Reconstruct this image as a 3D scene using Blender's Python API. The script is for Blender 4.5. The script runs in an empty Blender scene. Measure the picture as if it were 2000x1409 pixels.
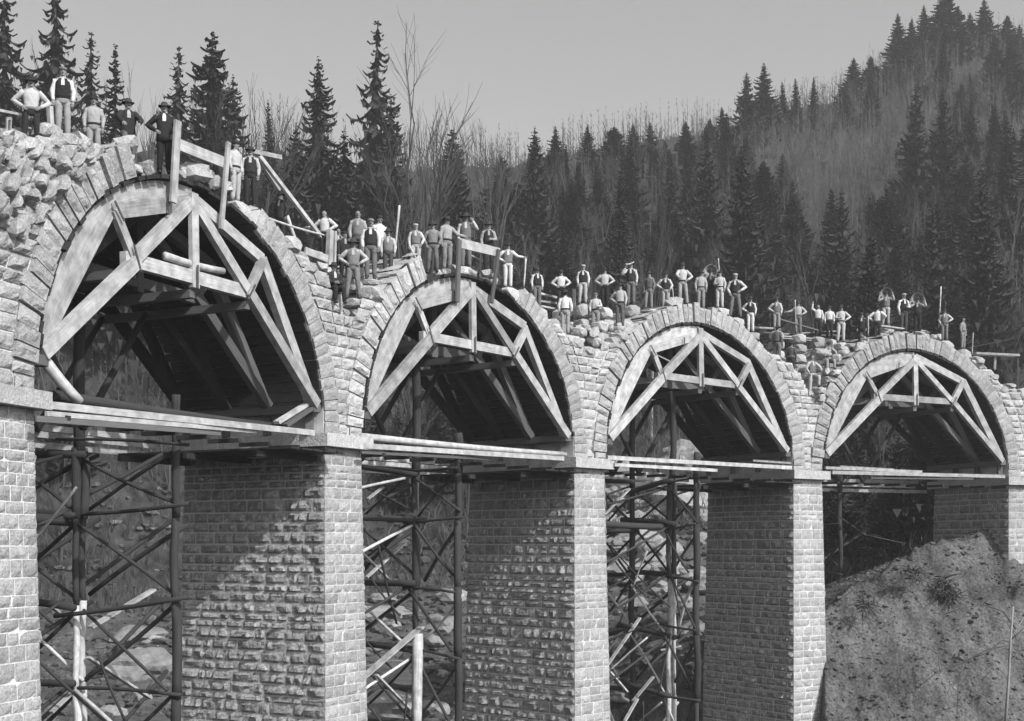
import bpy, math, random
import numpy as np
from math import sin, cos, pi, radians, atan2, sqrt
from mathutils import Vector, Matrix, noise
rnd = random.Random(7)
S = bpy.context.scene
C = S.collection
# ------------------------------------------------------------------ camera
FPX, CXP, YHP = 2560.62, 968.786, 1059.383        # focal length, principal point in px of the 2000 px wide photograph
HC = -2.642                                        # height of the lens relative to the springing (z = 0)
cam_d = bpy.data.cameras.new('camera'); cam = bpy.data.objects.new('camera', cam_d); C.objects.link(cam)
cam.location = (0, 0, HC); cam.rotation_euler = (pi/2, 0, 0)
cam_d.sensor_width = 36; cam_d.lens = FPX/2000*36
cam_d.shift_x = (1000-CXP)/2000; cam_d.shift_y = (YHP-704.5)/2000
cam_d.clip_start = 0.1; cam_d.clip_end = 3000
S.camera = cam
# ------------------------------------------------------------------ world and sun
SUN_AZ, SUN_EL = radians(-49.5), radians(38)         # azimuth of the sun measured from +X
w = bpy.data.worlds.new("World"); S.world = w; w.use_nodes = True
nt = w.node_tree; nt.nodes.clear()
sky = nt.nodes.new('ShaderNodeTexSky'); sky.sky_type = 'NISHITA'; sky.sun_disc = False
sky.sun_elevation = SUN_EL; sky.sun_rotation = pi/2-SUN_AZ
sky.air_density = 1.0; sky.dust_density = 4.0; sky.ozone_density = 1.0
bw = nt.nodes.new('ShaderNodeRGBToBW'); bg = nt.nodes.new('ShaderNodeBackground'); out = nt.nodes.new('ShaderNodeOutputWorld')
bg.inputs[1].default_value = 0.15
nt.links.new(sky.outputs[0], bw.inputs[0]); nt.links.new(bw.outputs[0], bg.inputs[0]); nt.links.new(bg.outputs[0], out.inputs[0])
sd = bpy.data.lights.new('sun', 'SUN'); sd.energy = 4.2; sd.angle = radians(0.6); sd.color = (1, 1, 1)
so = bpy.data.objects.new('sun', sd); C.objects.link(so)
sv = Vector((cos(SUN_EL)*cos(SUN_AZ), cos(SUN_EL)*sin(SUN_AZ), sin(SUN_EL)))
so.rotation_euler = sv.to_track_quat('Z', 'Y').to_euler(); so.location = sv*200
S.view_settings.view_transform = 'Standard'; S.view_settings.look = 'None'
S.view_settings.exposure = 0.48; S.view_settings.gamma = 1.0
S.render.engine = 'CYCLES'
S.cycles.volume_bounces = 0; S.cycles.max_bounces = 5

# ------------------------------------------------------------------ viaduct coordinates: s along the inner face, u into the bridge, z up
TH, RAD, PW, TK = 1.0378, 55.4259, 1.7182, 5.15
PIT = 11+PW
_n = (-sin(TH), cos(TH)); _c = (-4.2991-RAD*_n[0], 36.8896-RAD*_n[1]); _ph = atan2(_n[1], _n[0])
def P(s, u, z):
    a = _ph-s/RAD
    return Vector((_c[0]+(RAD+u)*cos(a), _c[1]+(RAD+u)*sin(a), z))
def frame(s):
    a = _ph-s/RAD
    return Vector((sin(a), -cos(a), 0)), Vector((cos(a), sin(a), 0))      # along, inwards
def inv(px, py, u=0.0):
    dx = (px-CXP)/FPX
    a = dx*dx+1; b = -2*(dx*_c[0]+_c[1]); c = _c[0]**2+_c[1]**2-(RAD+u)**2
    Y = (-b+sqrt(max(b*b-4*a*c, 0)))/(2*a)
    return (_ph-atan2(Y-_c[1], dx*Y-_c[0]))*RAD, HC+(YHP-py)*Y/FPX
def at(px, py, u=0.0):
    s, z = inv(px, py, u); return P(s, u, z)
def atY(px, py, Y): return Vector(((px-CXP)/FPX*Y, Y, HC+(YHP-py)*Y/FPX))
ARC_S = [-PIT/2, PIT/2, 1.5*PIT, 2.5*PIT]
PIER_S = [-PIT, 0, PIT, 2*PIT, 3*PIT]
RI, RE, ZC = 5.5, 6.15, 0.45
GAPS = {0: (-2.15, 2.45), 1: (-2.3, 2.45)}          # where the ring is not closed yet
PROF = {0: [(-7, 5.1), (-2, 5.05), (.74, 5.15), (1.38, 5.4), (2.54, 5.75), (3.3, 5.6), (4.1, 5.62)],
        1: [(-2.87, 5.47), (-1.63, 5.05), (-.71, 4.43), (.3, 3.6), (1.19, 4.3), (2.17, 4.9), (3.17, 5.54)],
        2: [(-2.9, 5.45), (-1.9, 4.95), (-1.05, 4.6), (-.62, 4.5), (.24, 4.05), (1.4, 4.85), (2.56, 5.35)],
        3: [(-2.9, 5.45), (-1.6, 4.9), (-.55, 4.5), (.06, 3.7), (.9, 3.7), (1.58, 3.95), (1.89, 4.6), (2.5, 5.28)],
        4: [(-2.95, 5.65), (-1.46, 4.76), (-.59, 4.35), (1, 4.3), (4, 4.3)]}
def prof(i, s):
    p = PROF[i]
    if s < p[0][0] or s > p[-1][0]: return None
    for (a, za), (b, zb) in zip(p, p[1:]):
        if s <= b: return za+(zb-za)*(s-a)/(b-a)
def circ(s, r):
    m = min(ARC_S, key=lambda c: abs(c-s)); d = abs(s-m)
    return ZC+sqrt(r*r-d*d) if d < r else ZC
def top(s, u=0):
    i = min(range(5), key=lambda k: abs(PIER_S[k]-s)); z = prof(i, s-PIER_S[i])
    z = -9 if z is None else z+0.12*u
    for k, c in enumerate(ARC_S):
        if abs(s-c) < PIT/2:
            g = GAPS.get(k); inside = g and g[0] < s-c < g[1]
            z = max(z, circ(s, RI+.03 if inside else RE))
    return z

# ------------------------------------------------------------------ materials
def mat(name, col, var=.25, scale=6, rough=.9, bump=0, bscale=30, grain=False, fine=None, coords='Object', bias=None):
    m = bpy.data.materials.new(name); m.use_nodes = True; t = m.node_tree; b = t.nodes['Principled BSDF']
    b.inputs['Roughness'].default_value = rough; b.inputs['Specular IOR Level'].default_value = .2
    tc = t.nodes.new('ShaderNodeTexCoord'); src = tc.outputs['UV' if grain else coords]
    mp = t.nodes.new('ShaderNodeMapping'); t.links.new(src, mp.inputs[0])
    if grain: mp.inputs['Scale'].default_value = (.6, 9, 1)
    n = t.nodes.new('ShaderNodeTexNoise'); n.inputs['Scale'].default_value = scale; n.inputs['Detail'].default_value = 6
    n.inputs['Roughness'].default_value = .65
    t.links.new(mp.outputs[0], n.inputs['Vector'])
    r = t.nodes.new('ShaderNodeMapRange'); r.inputs[1].default_value = .3; r.inputs[2].default_value = .7
    r.inputs[3].default_value = col*(1-var); r.inputs[4].default_value = col*(1+var)
    t.links.new(n.outputs[0], r.inputs[0])
    val = r.outputs[0]
    oi = t.nodes.new('ShaderNodeObjectInfo'); mr = t.nodes.new('ShaderNodeMapRange')
    mr.inputs[3].default_value = .85; mr.inputs[4].default_value = 1.15; t.links.new(oi.outputs['Random'], mr.inputs[0])
    mu = t.nodes.new('ShaderNodeMath'); mu.operation = 'MULTIPLY'; t.links.new(val, mu.inputs[0]); t.links.new(mr.outputs[0], mu.inputs[1]); val = mu.outputs[0]
    at_ = t.nodes.new('ShaderNodeAttribute'); at_.attribute_name = 'tone'
    ad = t.nodes.new('ShaderNodeMath'); ad.operation = 'ADD'; ad.inputs[1].default_value = 1.0; t.links.new(at_.outputs['Fac'], ad.inputs[0])
    mu2 = t.nodes.new('ShaderNodeMath'); mu2.operation = 'MULTIPLY'; t.links.new(val, mu2.inputs[0]); t.links.new(ad.outputs[0], mu2.inputs[1]); val = mu2.outputs[0]
    if fine:
        n3 = t.nodes.new('ShaderNodeTexNoise'); n3.inputs['Scale'].default_value = fine[0]; n3.inputs['Detail'].default_value = 4
        t.links.new(tc.outputs[coords], n3.inputs['Vector'])
        r3 = t.nodes.new('ShaderNodeMapRange'); r3.inputs[1].default_value = .35; r3.inputs[2].default_value = .65
        r3.inputs[3].default_value = 1-fine[1]; r3.inputs[4].default_value = 1+fine[1]; t.links.new(n3.outputs[0], r3.inputs[0])
        m3 = t.nodes.new('ShaderNodeMath'); m3.operation = 'MULTIPLY'; t.links.new(val, m3.inputs[0]); t.links.new(r3.outputs[0], m3.inputs[1]); val = m3.outputs[0]
    t.links.new(val, b.inputs['Base Color'])
    if bump:
        n2 = t.nodes.new('ShaderNodeTexNoise'); n2.inputs['Scale'].default_value = bscale; n2.inputs['Detail'].default_value = 5
        t.links.new(tc.outputs[coords], n2.inputs['Vector'])
        bm_ = t.nodes.new('ShaderNodeBump'); bm_.inputs['Strength'].default_value = 1; bm_.inputs['Distance'].default_value = bump
        t.links.new(n2.outputs[0], bm_.inputs['Height']); t.links.new(bm_.outputs[0], b.inputs['Normal'])
    return m
M = dict(
    stone=mat('cut_stone', .27, .22, 5, bump=.03, bscale=14, fine=(28, .22)),
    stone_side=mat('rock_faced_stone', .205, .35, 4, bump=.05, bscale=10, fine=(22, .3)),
    mortar=mat('mortar', .44, .2, 8, bump=.01),
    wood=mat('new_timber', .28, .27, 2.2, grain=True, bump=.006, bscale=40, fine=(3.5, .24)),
    wood_old_or_shaded=mat('weathered_or_shaded_timber', .085, .3, 2.2, grain=True, bump=.004, bscale=40),  # old boards; also centering timber darkened to stand for shade under the arch
    wood_dark=mat('shade_dark_timber', .022, .4, 2.2, grain=True),  # inner frames and lagging: shade under the arch painted into the timber colour
    log=mat('peeled_or_sunlit_log', .36, .3, 2, grain=True, fine=(5, .2)),  # peeled logs, and post lengths painted pale where sun reaches
    log_dark=mat('barked_or_shaded_log', .03, .35, 2, grain=True, bump=.01, bscale=20),  # bark-covered logs, and post lengths painted dark where they stand in shade
    earth=mat('excavated_earth', .062, .6, .5, bump=.12, bscale=5, fine=(9, .4), coords='Generated' if 0 else 'Object'),
    hill=mat('wooded_hillside', .026, .45, .12, bump=.5, bscale=.8, fine=(1.4, .45)),
    boulder=mat('river_boulder', .17, .3, 2, bump=.06, bscale=4),
    needle=mat('spruce_needles', .024, .45, .6, rough=.8),
    bark=mat('spruce_bark', .06, .3, 3),
    twig=mat('bare_twigs', .052, .3, 1),
    birch=mat('pale_bark', .2, .3, 3),
    white=mat('white_cotton', .42, .12, 9, bump=.02, bscale=12), pale=mat('pale_linen', .27, .15, 9, bump=.02, bscale=12),
    grey=mat('grey_wool', .13, .2, 9, bump=.02, bscale=12), mid=mat('brown_wool', .07, .25, 9, bump=.02, bscale=12),
    dark=mat('dark_wool', .02, .3, 9, bump=.02, bscale=12), skin=mat('skin', .17, .12, 12, rough=.6),
    hair=mat('dark_hair', .02, .3, 20), eye=mat('eye', .01, 0, 5), felt=mat('dark_felt', .03, .3, 9), leather=mat('boot_leather', .05, .3, 9),
    wicker=mat('wicker', .22, .4, 14, bump=.03, bscale=30), iron=mat('iron', .06, .3, 9, rough=.6),
)
# ------------------------------------------------------------------ mesh helpers
class MB:
    def __init__(s): s.v = []; s.f = []; s.uv = []; s.t = []; s.m = []
    def add(s, vs, fs, uvs=None, tone=0, mi=0):
        o = len(s.v); s.v += [tuple(p) for p in vs]
        for k, f in enumerate(fs):
            s.f.append([i+o for i in f]); s.uv.append(uvs[k] if uvs else [(0, 0)]*len(f)); s.t.append(tone); s.m.append(mi)
    def beam(s, p, q, w, d, up=None, tone=None):
        p = Vector(p); q = Vector(q); a = (q-p); L = a.length; a.normalize()
        up = Vector(up) if up is not None else Vector((0, 0, 1))
        x = a.cross(up)
        if x.length < 1e-3: x = a.cross(Vector((1, 0, 0)))
        x.normalize(); y = x.cross(a)
        vs = []
        b = min(w, d)*.06
        for e, o in ((p, b), (p+a*b, 0), (q-a*b, 0), (q, b)):
            for sx, sy in ((-1, -1), (1, -1), (1, 1), (-1, 1)): vs.append(e+x*sx*(w/2-o)+y*sy*(d/2-o))
        o = rnd.random()*40; fs = [(0, 1, 2, 3)[::-1], (12, 13, 14, 15)]; uv = [[(o, 0), (o, 1), (o+.1, 1), (o+.1, 0)]]*2
        for j in range(3):
            for i in range(4):
                k = (i+1) % 4; l0, l1 = (0, .01, L-.01, L)[j:j+2]
                fs.append((4*j+i, 4*j+k, 4*j+4+k, 4*j+4+i)); uv.append([(o+l0, i*.4), (o+l0, i*.4+.35), (o+l1, i*.4+.35), (o+l1, i*.4)])
        s.add(vs, fs, uv, rnd.uniform(-.24, .16) if tone is None else tone)
    def tube(s, pts, rad, n=8, ref=None, tone=None, mi=0, cap=True):
        pts = [Vector(p) for p in pts]; vs = []; N = len(pts); o = rnd.random()*40; L = 0; Ls = []
        ref = Vector(ref) if ref else None
        for k, p in enumerate(pts):
            a = (pts[min(k+1, N-1)]-pts[max(k-1, 0)]); a = a.normalized() if a.length > 1e-9 else Vector((0, 0, 1))
            if ref is None:
                ref = Vector((1, 0, 0)) if abs(a.x) < .8 else Vector((0, 1, 0))
            x = (ref-a*ref.dot(a)).normalized(); y = a.cross(x); ref = x
            r = rad[k]; rx, ry = r if isinstance(r, tuple) else (r, r)
            if k: L += (p-pts[k-1]).length
            Ls.append(L)
            for i in range(n):
                t = 2*pi*i/n; vs.append(p+x*rx*cos(t)+y*ry*sin(t))
        fs = []; uv = []
        for k in range(N-1):
            for i in range(n):
                j = (i+1) % n; fs.append((k*n+i, k*n+j, k*n+n+j, k*n+n+i))
                uv.append([(o+Ls[k], i/n*1.2), (o+Ls[k], (i+1)/n*1.2), (o+Ls[k+1], (i+1)/n*1.2), (o+Ls[k+1], i/n*1.2)])
        if cap:
            fs += [tuple(range(n))[::-1], tuple(range((N-1)*n, N*n))]; uv += [[(o, 0)]*n, [(o, 0)]*n]
        s.add(vs, fs, uv, rnd.uniform(-.12, .12) if tone is None else tone, mi)
    def blob(s, c, r, seed=0, n=2, rough=.2, rot=0, tone=0, mi=0):
        vs, fs = ICO[n]; c = Vector(c); r = r if isinstance(r, (tuple, list)) else (r, r, r); o = []
        cr, sr = cos(rot), sin(rot)
        for v in vs:
            k = 1+rough*(noise.noise(Vector(v)*1.3+Vector((seed*7.3, seed*1.7, 3)))*2)
            x, y, z = v[0]*r[0]*k, v[1]*r[1]*k, v[2]*r[2]*k
            o.append((c.x+x*cr-y*sr, c.y+x*sr+y*cr, c.z+z))
        s.add(o, fs, None, tone, mi)
    def stone(s, q, nrm, d=.05, nx=4, ny=3, gap=.012, tone=None, rough=1.0):
        # q: four outer-plane corners (bl, br, tr, tl); a rock-faced block face raised above the joint
        a, b, c, e = [Vector(p) for p in q]; nrm = Vector(nrm)
        W = max((b-a).length, (c-e).length); H = max((e-a).length, (c-b).length)
        if W < .03 or H < .03: return
        gx, gy = min(.3, gap/W), min(.3, gap/H); sd = rnd.random()*100; vs = []
        tilt = rnd.uniform(-.5, .5)*d*rough; tilt2 = rnd.uniform(-.5, .5)*d*rough
        for j in range(ny+1):
            for i in range(nx+1):
                fu, fv = i/nx, j/ny; uu, vv = gx+(1-2*gx)*fu, gy+(1-2*gy)*fv
                p = (a*(1-uu)+b*uu)*(1-vv)+(e*(1-uu)+c*uu)*vv
                if i in (0, nx) or j in (0, ny): h = -.01+.015*noise.noise(p*9)
                else: h = d*(.55+rough*.9*noise.noise(Vector((fu*W*4+sd, fv*H*4, sd*.3))))+tilt*(fu-.5)*2+tilt2*(fv-.5)*2
                vs.append(p+nrm*h)
        fs = [(j*(nx+1)+i, j*(nx+1)+i+1, (j+1)*(nx+1)+i+1, (j+1)*(nx+1)+i) for j in range(ny) for i in range(nx)]
        s.add(vs, fs, None, rnd.uniform(-.2, .16) if tone is None else tone)
    def block(s, c, ax, size, tone=None, jit=.12, n=2):
        c = Vector(c); vs = []; S_, F_ = ICO[n]; pl = []
        for b in range(3):
            for sg in (-1, 1):
                nv = Vector([rnd.uniform(-jit, jit)*1.5 for _ in range(3)]); nv[b] = sg; pl.append((nv.normalized(), 1+rnd.uniform(-jit, jit)))
        for q in range(5):
            nv = Vector((rnd.choice((-1, 1))*rnd.uniform(.4, 1), rnd.choice((-1, 1))*rnd.uniform(.4, 1), rnd.choice((-1, 1))*rnd.uniform(.4, 1))).normalized(); pl.append((nv, rnd.uniform(1.12, 1.5)))
        for v in S_:
            vv = Vector(v); r = min(dd/max(1e-6, nv.dot(vv)) if nv.dot(vv) > 1e-3 else 9 for nv, dd in pl); vv = vv*r
            vs.append(c+(ax[0]*vv[0]*size[0]+ax[1]*vv[1]*size[1]+ax[2]*vv[2]*size[2])*.5)
        s.add(vs, F_, None, rnd.uniform(-.2, .15) if tone is None else tone)
    def obj(s, name, m, parent=None, smooth=False, link=True):
        me = bpy.data.meshes.new(name); o = parent_loc(parent)
        me.from_pydata([(x-o[0], y-o[1], z-o[2]) for x, y, z in s.v], [], s.f)
        ms = m if isinstance(m, (list, tuple)) else [m]
        for k in ms: me.materials.append(M[k])
        ul = me.uv_layers.new(name='UVMap'); flat = [c for u in s.uv for q in u for c in q]
        ul.data.foreach_set('uv', flat)
        ta = me.attributes.new('tone', 'FLOAT', 'FACE'); ta.data.foreach_set('value', s.t)
        me.polygons.foreach_set('material_index', s.m)
        if smooth: me.polygons.foreach_set('use_smooth', [True]*len(s.f))
        ob = bpy.data.objects.new(name, me)
        C.objects.link(ob)
        if parent: ob.parent = parent
        return ob
def parent_loc(p):
    v = Vector((0, 0, 0))
    while p is not None: v = v+p.location; p = p.parent
    return v
def mkico(n):
    import bmesh
    b = bmesh.new(); bmesh.ops.create_icosphere(b, subdivisions=n, radius=1)
    r = ([tuple(v.co) for v in b.verts], [tuple(v.index for v in f.verts) for f in b.faces]); b.free(); return r
ICO = {1: mkico(1), 2: mkico(2), 3: mkico(3)}
def tag(o, label=None, cat=None, group=None, kind=None):
    if label: o['label'] = label
    if cat: o['category'] = cat
    if group: o['group'] = group
    if kind: o['kind'] = kind
    return o
def thing(name, loc, label, cat, group=None):
    o = bpy.data.objects.new(name, None); o.empty_display_size = .2; C.objects.link(o); o.location = loc
    return tag(o, label, cat, group)
def copy_thing(src, loc, rz=0, sc=(1, 1, 1), label=None, group=None):
    r = src.copy(); C.objects.link(r); r.location = loc; r.rotation_euler = (rnd.uniform(-.04, .04), rnd.uniform(-.04, .04), rz); r.scale = sc
    if label: r['label'] = label
    if group: r['group'] = group
    for ch in list(src.children):
        c = ch.copy(); C.objects.link(c); c.parent = r
    return r

# ------------------------------------------------------------------ terrain
def lerp_tab(tab, x):
    if x <= tab[0][0]: return tab[0][1]
    for (a, va), (b, vb) in zip(tab, tab[1:]):
        if x <= b: return va+(vb-va)*(x-a)/(b-a)
    return tab[-1][1]
def sst(a, b, x):
    t = min(1, max(0, (x-a)/(b-a))); return t*t*(3-2*t)
RIDGE_Y = [(-1500, 250), (-300, 300), (0, 320), (300, 300), (500, 305), (800, 335), (1000, 325), (1100, 288), (1300, 272), (1400, 258), (1500, 225), (1600, 205), (1700, 150), (1800, 95), (1900, 75), (2100, 80), (3500, -200)]
RIDGE_D = [(-1500, 110), (0, 115), (500, 125), (900, 150), (1300, 185), (1700, 215), (2100, 235), (3500, 240)]
FOOT_Y = [(-1500, 1150), (0, 1180), (400, 1160), (700, 1110), (900, 1090), (1200, 1010), (1400, 985), (1700, 970), (2200, 930)]   # where the rubble bank ends and the wood begins
CREST = [(22, -10), (24.6, -8.0), (26.2, -6.3), (28, -5.2), (30, -4.3), (32, -3.6), (34, -2.9), (36, -2.3), (38, -2.0), (40.5, -1.4), (43.5, 3.6), (70, 5)]
def ground(X, Y):
    if Y < 1: return -11.5
    px = CXP+FPX*X/Y; px = max(-1500, min(3500, px))
    dr = lerp_tab(RIDGE_D, px); d1, d2 = 66, 92
    zr = HC+(YHP-lerp_tab(RIDGE_Y, px))*dr/FPX; z2 = HC+(YHP-lerp_tab(FOOT_Y, px))*d2/FPX; z0 = -11.3
    if Y < d1: z = z0
    elif Y < d2: t = (Y-d1)/(d2-d1); z = z0+(z2-z0)*t**1.2
    elif Y < dr: t = (Y-d2)/(dr-d2); z = z2+(zr-z2)*t
    else: z = zr-(Y-dr)*.12
    n = noise.noise(Vector((X*.05, Y*.05, 0)))*1.6+noise.noise(Vector((X*.2, Y*.2, 5)))*.5
    z += n*sst(60, 90, Y)*(1 if Y < 300 else .3)
    z += noise.noise(Vector((X*.35, Y*.35, 9)))*.35
    # the bank that carries the last pier
    r = sqrt((X-_c[0])**2+(Y-_c[1])**2); u = r-RAD; s = (_ph-atan2(Y-_c[1], X-_c[0]))*RAD
    if s > 20 and u > -14 and Y > 20:
        zc = lerp_tab(CREST, s); zb = zc-(1.15*max(0, 1.2-u) if u < 1.2 else .25*(u-1.2))
        zb += (.9*abs(noise.noise(Vector((s*.55+.25*noise.noise(Vector((u*.6, s, 1))), u*.12, 3))))-.25+.3*noise.noise(Vector((s*1.6, u*.3, 3)))+.55*noise.noise(Vector((X*.5, Y*.5, zb*.5)))+.25*noise.noise(Vector((X*1.7, Y*1.7, 2)))+.1*noise.noise(Vector((X*4, Y*4, 2))))*sst(0, 2, 2-u+1)
        k = sst(.2435, .2512, X/Y) if u < 3 else sst(24, 27, s)*sst(26, 14, u)
        z = max(z, zb*k+(-12)*(1-k))
    return z
def grid_terrain():
    # polar-ish grid: rows in depth, columns in azimuth, fine where it is seen
    rows = list(np.arange(-40, 20, 10.0))+list(np.arange(20, 40, 1.5))+list(np.arange(40, 46, .4))+list(np.arange(46, 66, .16))+list(np.arange(66, 70, .4))+list(np.arange(70, 110, .8))+list(np.arange(110, 260, 2.0))+[270, 300, 350, 420, 520, 700, 1000]
    cols = list(np.linspace(-1.1, -.42, 20, endpoint=False))+list(np.linspace(-.42, .24, 190, endpoint=False))+list(np.linspace(.24, .46, 160, endpoint=False))+list(np.linspace(.46, 1.3, 20))
    v = []; 
    for Y in rows:
        for a in cols:
            X = a*(Y if Y > 60 else (60+(Y-60)*.0+0)) if Y < 20 else a*Y
            if Y < 20: X = a*20*(1+(20-Y)*.05)
            v.append((X, Y, ground(X, Y)))
    W = len(cols); f = []
    for j in range(len(rows)-1):
        for i in range(W-1): f.append((j*W+i, j*W+i+1, (j+1)*W+i+1, (j+1)*W+i))
    me = bpy.data.meshes.new('ground'); me.from_pydata(v, [], f); me.materials.append(M['earth']); me.materials.append(M['hill'])
    mi = []
    for q in f:
        x, y, z = v[q[0]]
        r = sqrt((x-_c[0])**2+(y-_c[1])**2)-RAD
        hill = y > 88+6*noise.noise(Vector((x*.08, y*.1, 1))) or (r > 5 and x/max(y, 1) > .25)
        mi.append(1 if hill else 0)
    me.polygons.foreach_set('material_index', mi); me.polygons.foreach_set('use_smooth', [True]*len(f))
    o = bpy.data.objects.new('ground', me); C.objects.link(o); o['kind'] = 'structure'
grid_terrain()

# ------------------------------------------------------------------ the viaduct
vroot = thing('stone_viaduct', P(0, TK/2, -11.5), 'curved stone viaduct of four tall arches, unfinished at its rough top', 'viaduct')
BAT = 1/60
def pier(i):
    s0 = PIER_S[i]; zb = [-13, -13, -13, -13, -6][i]
    core = MB(); st = MB(); sd_ = MB()
    def q(s, u, z):            # battered
        k = -z*BAT; hs = PW/2
        return P(s0+(s/hs)*(hs+k), u-k if u < TK/2 else u+k, z)
    hw = PW/2
    e = .02
    vs = [q(a*(hw-e), b, z) for z in (zb, -.01) for a, b in ((-1, e), (1, e), (1, TK-e), (-1, TK-e))]
    core.add(vs, [(0, 1, 5, 4), (1, 2, 6, 5), (2, 3, 7, 6), (3, 0, 4, 7), (4, 5, 6, 7)])
    al, inn = frame(s0)
    z = zb; 
    zs = [0.]
    while zs[-1] > zb: zs.append(zs[-1]-rnd.choice([.22, .26, .29, .31, .34, .41])*rnd.uniform(.94, 1.06))
    for z1, z0 in zip(zs, zs[1:]):
        # front
        cuts = [-hw]; 
        while cuts[-1] < hw-.55: cuts.append(cuts[-1]+rnd.uniform(.32, .62))
        cuts.append(hw)
        for a, b in zip(cuts, cuts[1:]):
            st.stone([q(a, 0, z0), q(b, 0, z0), q(b, 0, z1), q(a, 0, z1)], -inn, .022, 4, 3, rough=1.2)
        # left flank, seen from the camera, and the hidden right flank
        for sg in (-1, 1):
            if sg == 1 and i not in (0,): continue
            cuts = [0.]
            while cuts[-1] < TK-.85: cuts.append(cuts[-1]+rnd.uniform(.24, .86))
            cuts.append(TK)
            for a, b in zip(cuts, cuts[1:]):
                qq = [q(-hw, b, z0), q(-hw, a, z0), q(-hw, a, z1), q(-hw, b, z1)] if sg < 0 else [q(hw, a, z0), q(hw, b, z0), q(hw, b, z1), q(hw, a, z1)]
                h = .065 if rnd.random() < .85 else .11
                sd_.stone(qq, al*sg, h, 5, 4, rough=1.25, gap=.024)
    lab = {0: 'leftmost pier, cut by the left edge of the photo', 1: 'nearest whole pier with its rough side wall half in sun', 2: 'middle pier between the second and third arch', 3: 'fourth pier with a fully shaded side wall', 4: 'last pier standing on the earth bank'}[i]
    po = core.obj('pier', 'mortar', vroot); po['label'] = lab
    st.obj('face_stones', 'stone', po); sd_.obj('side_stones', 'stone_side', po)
    # cornice of big dressed slabs
    c = MB(); j = .22
    def cq(s, u, z): return P(s0+s, u, z)
    cuts = [-.26, 1.3, 2.8, 4.2, TK+.25]
    for a, b in zip(cuts, cuts[1:]):
        vs = [cq(sx*(hw+j), uu, zz) for zz in (0, .36) for sx, uu in ((-1, a), (1, a), (1, b-.01), (-1, b-.01))]
        c.add(vs, [(0, 3, 2, 1), (0, 1, 5, 4), (1, 2, 6, 5), (2, 3, 7, 6), (3, 0, 4, 7), (4, 5, 6, 7)], None, rnd.uniform(-.05, .1))
    c.obj('cornice', 'stone', po)
for i in range(5): pier(i)

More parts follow.
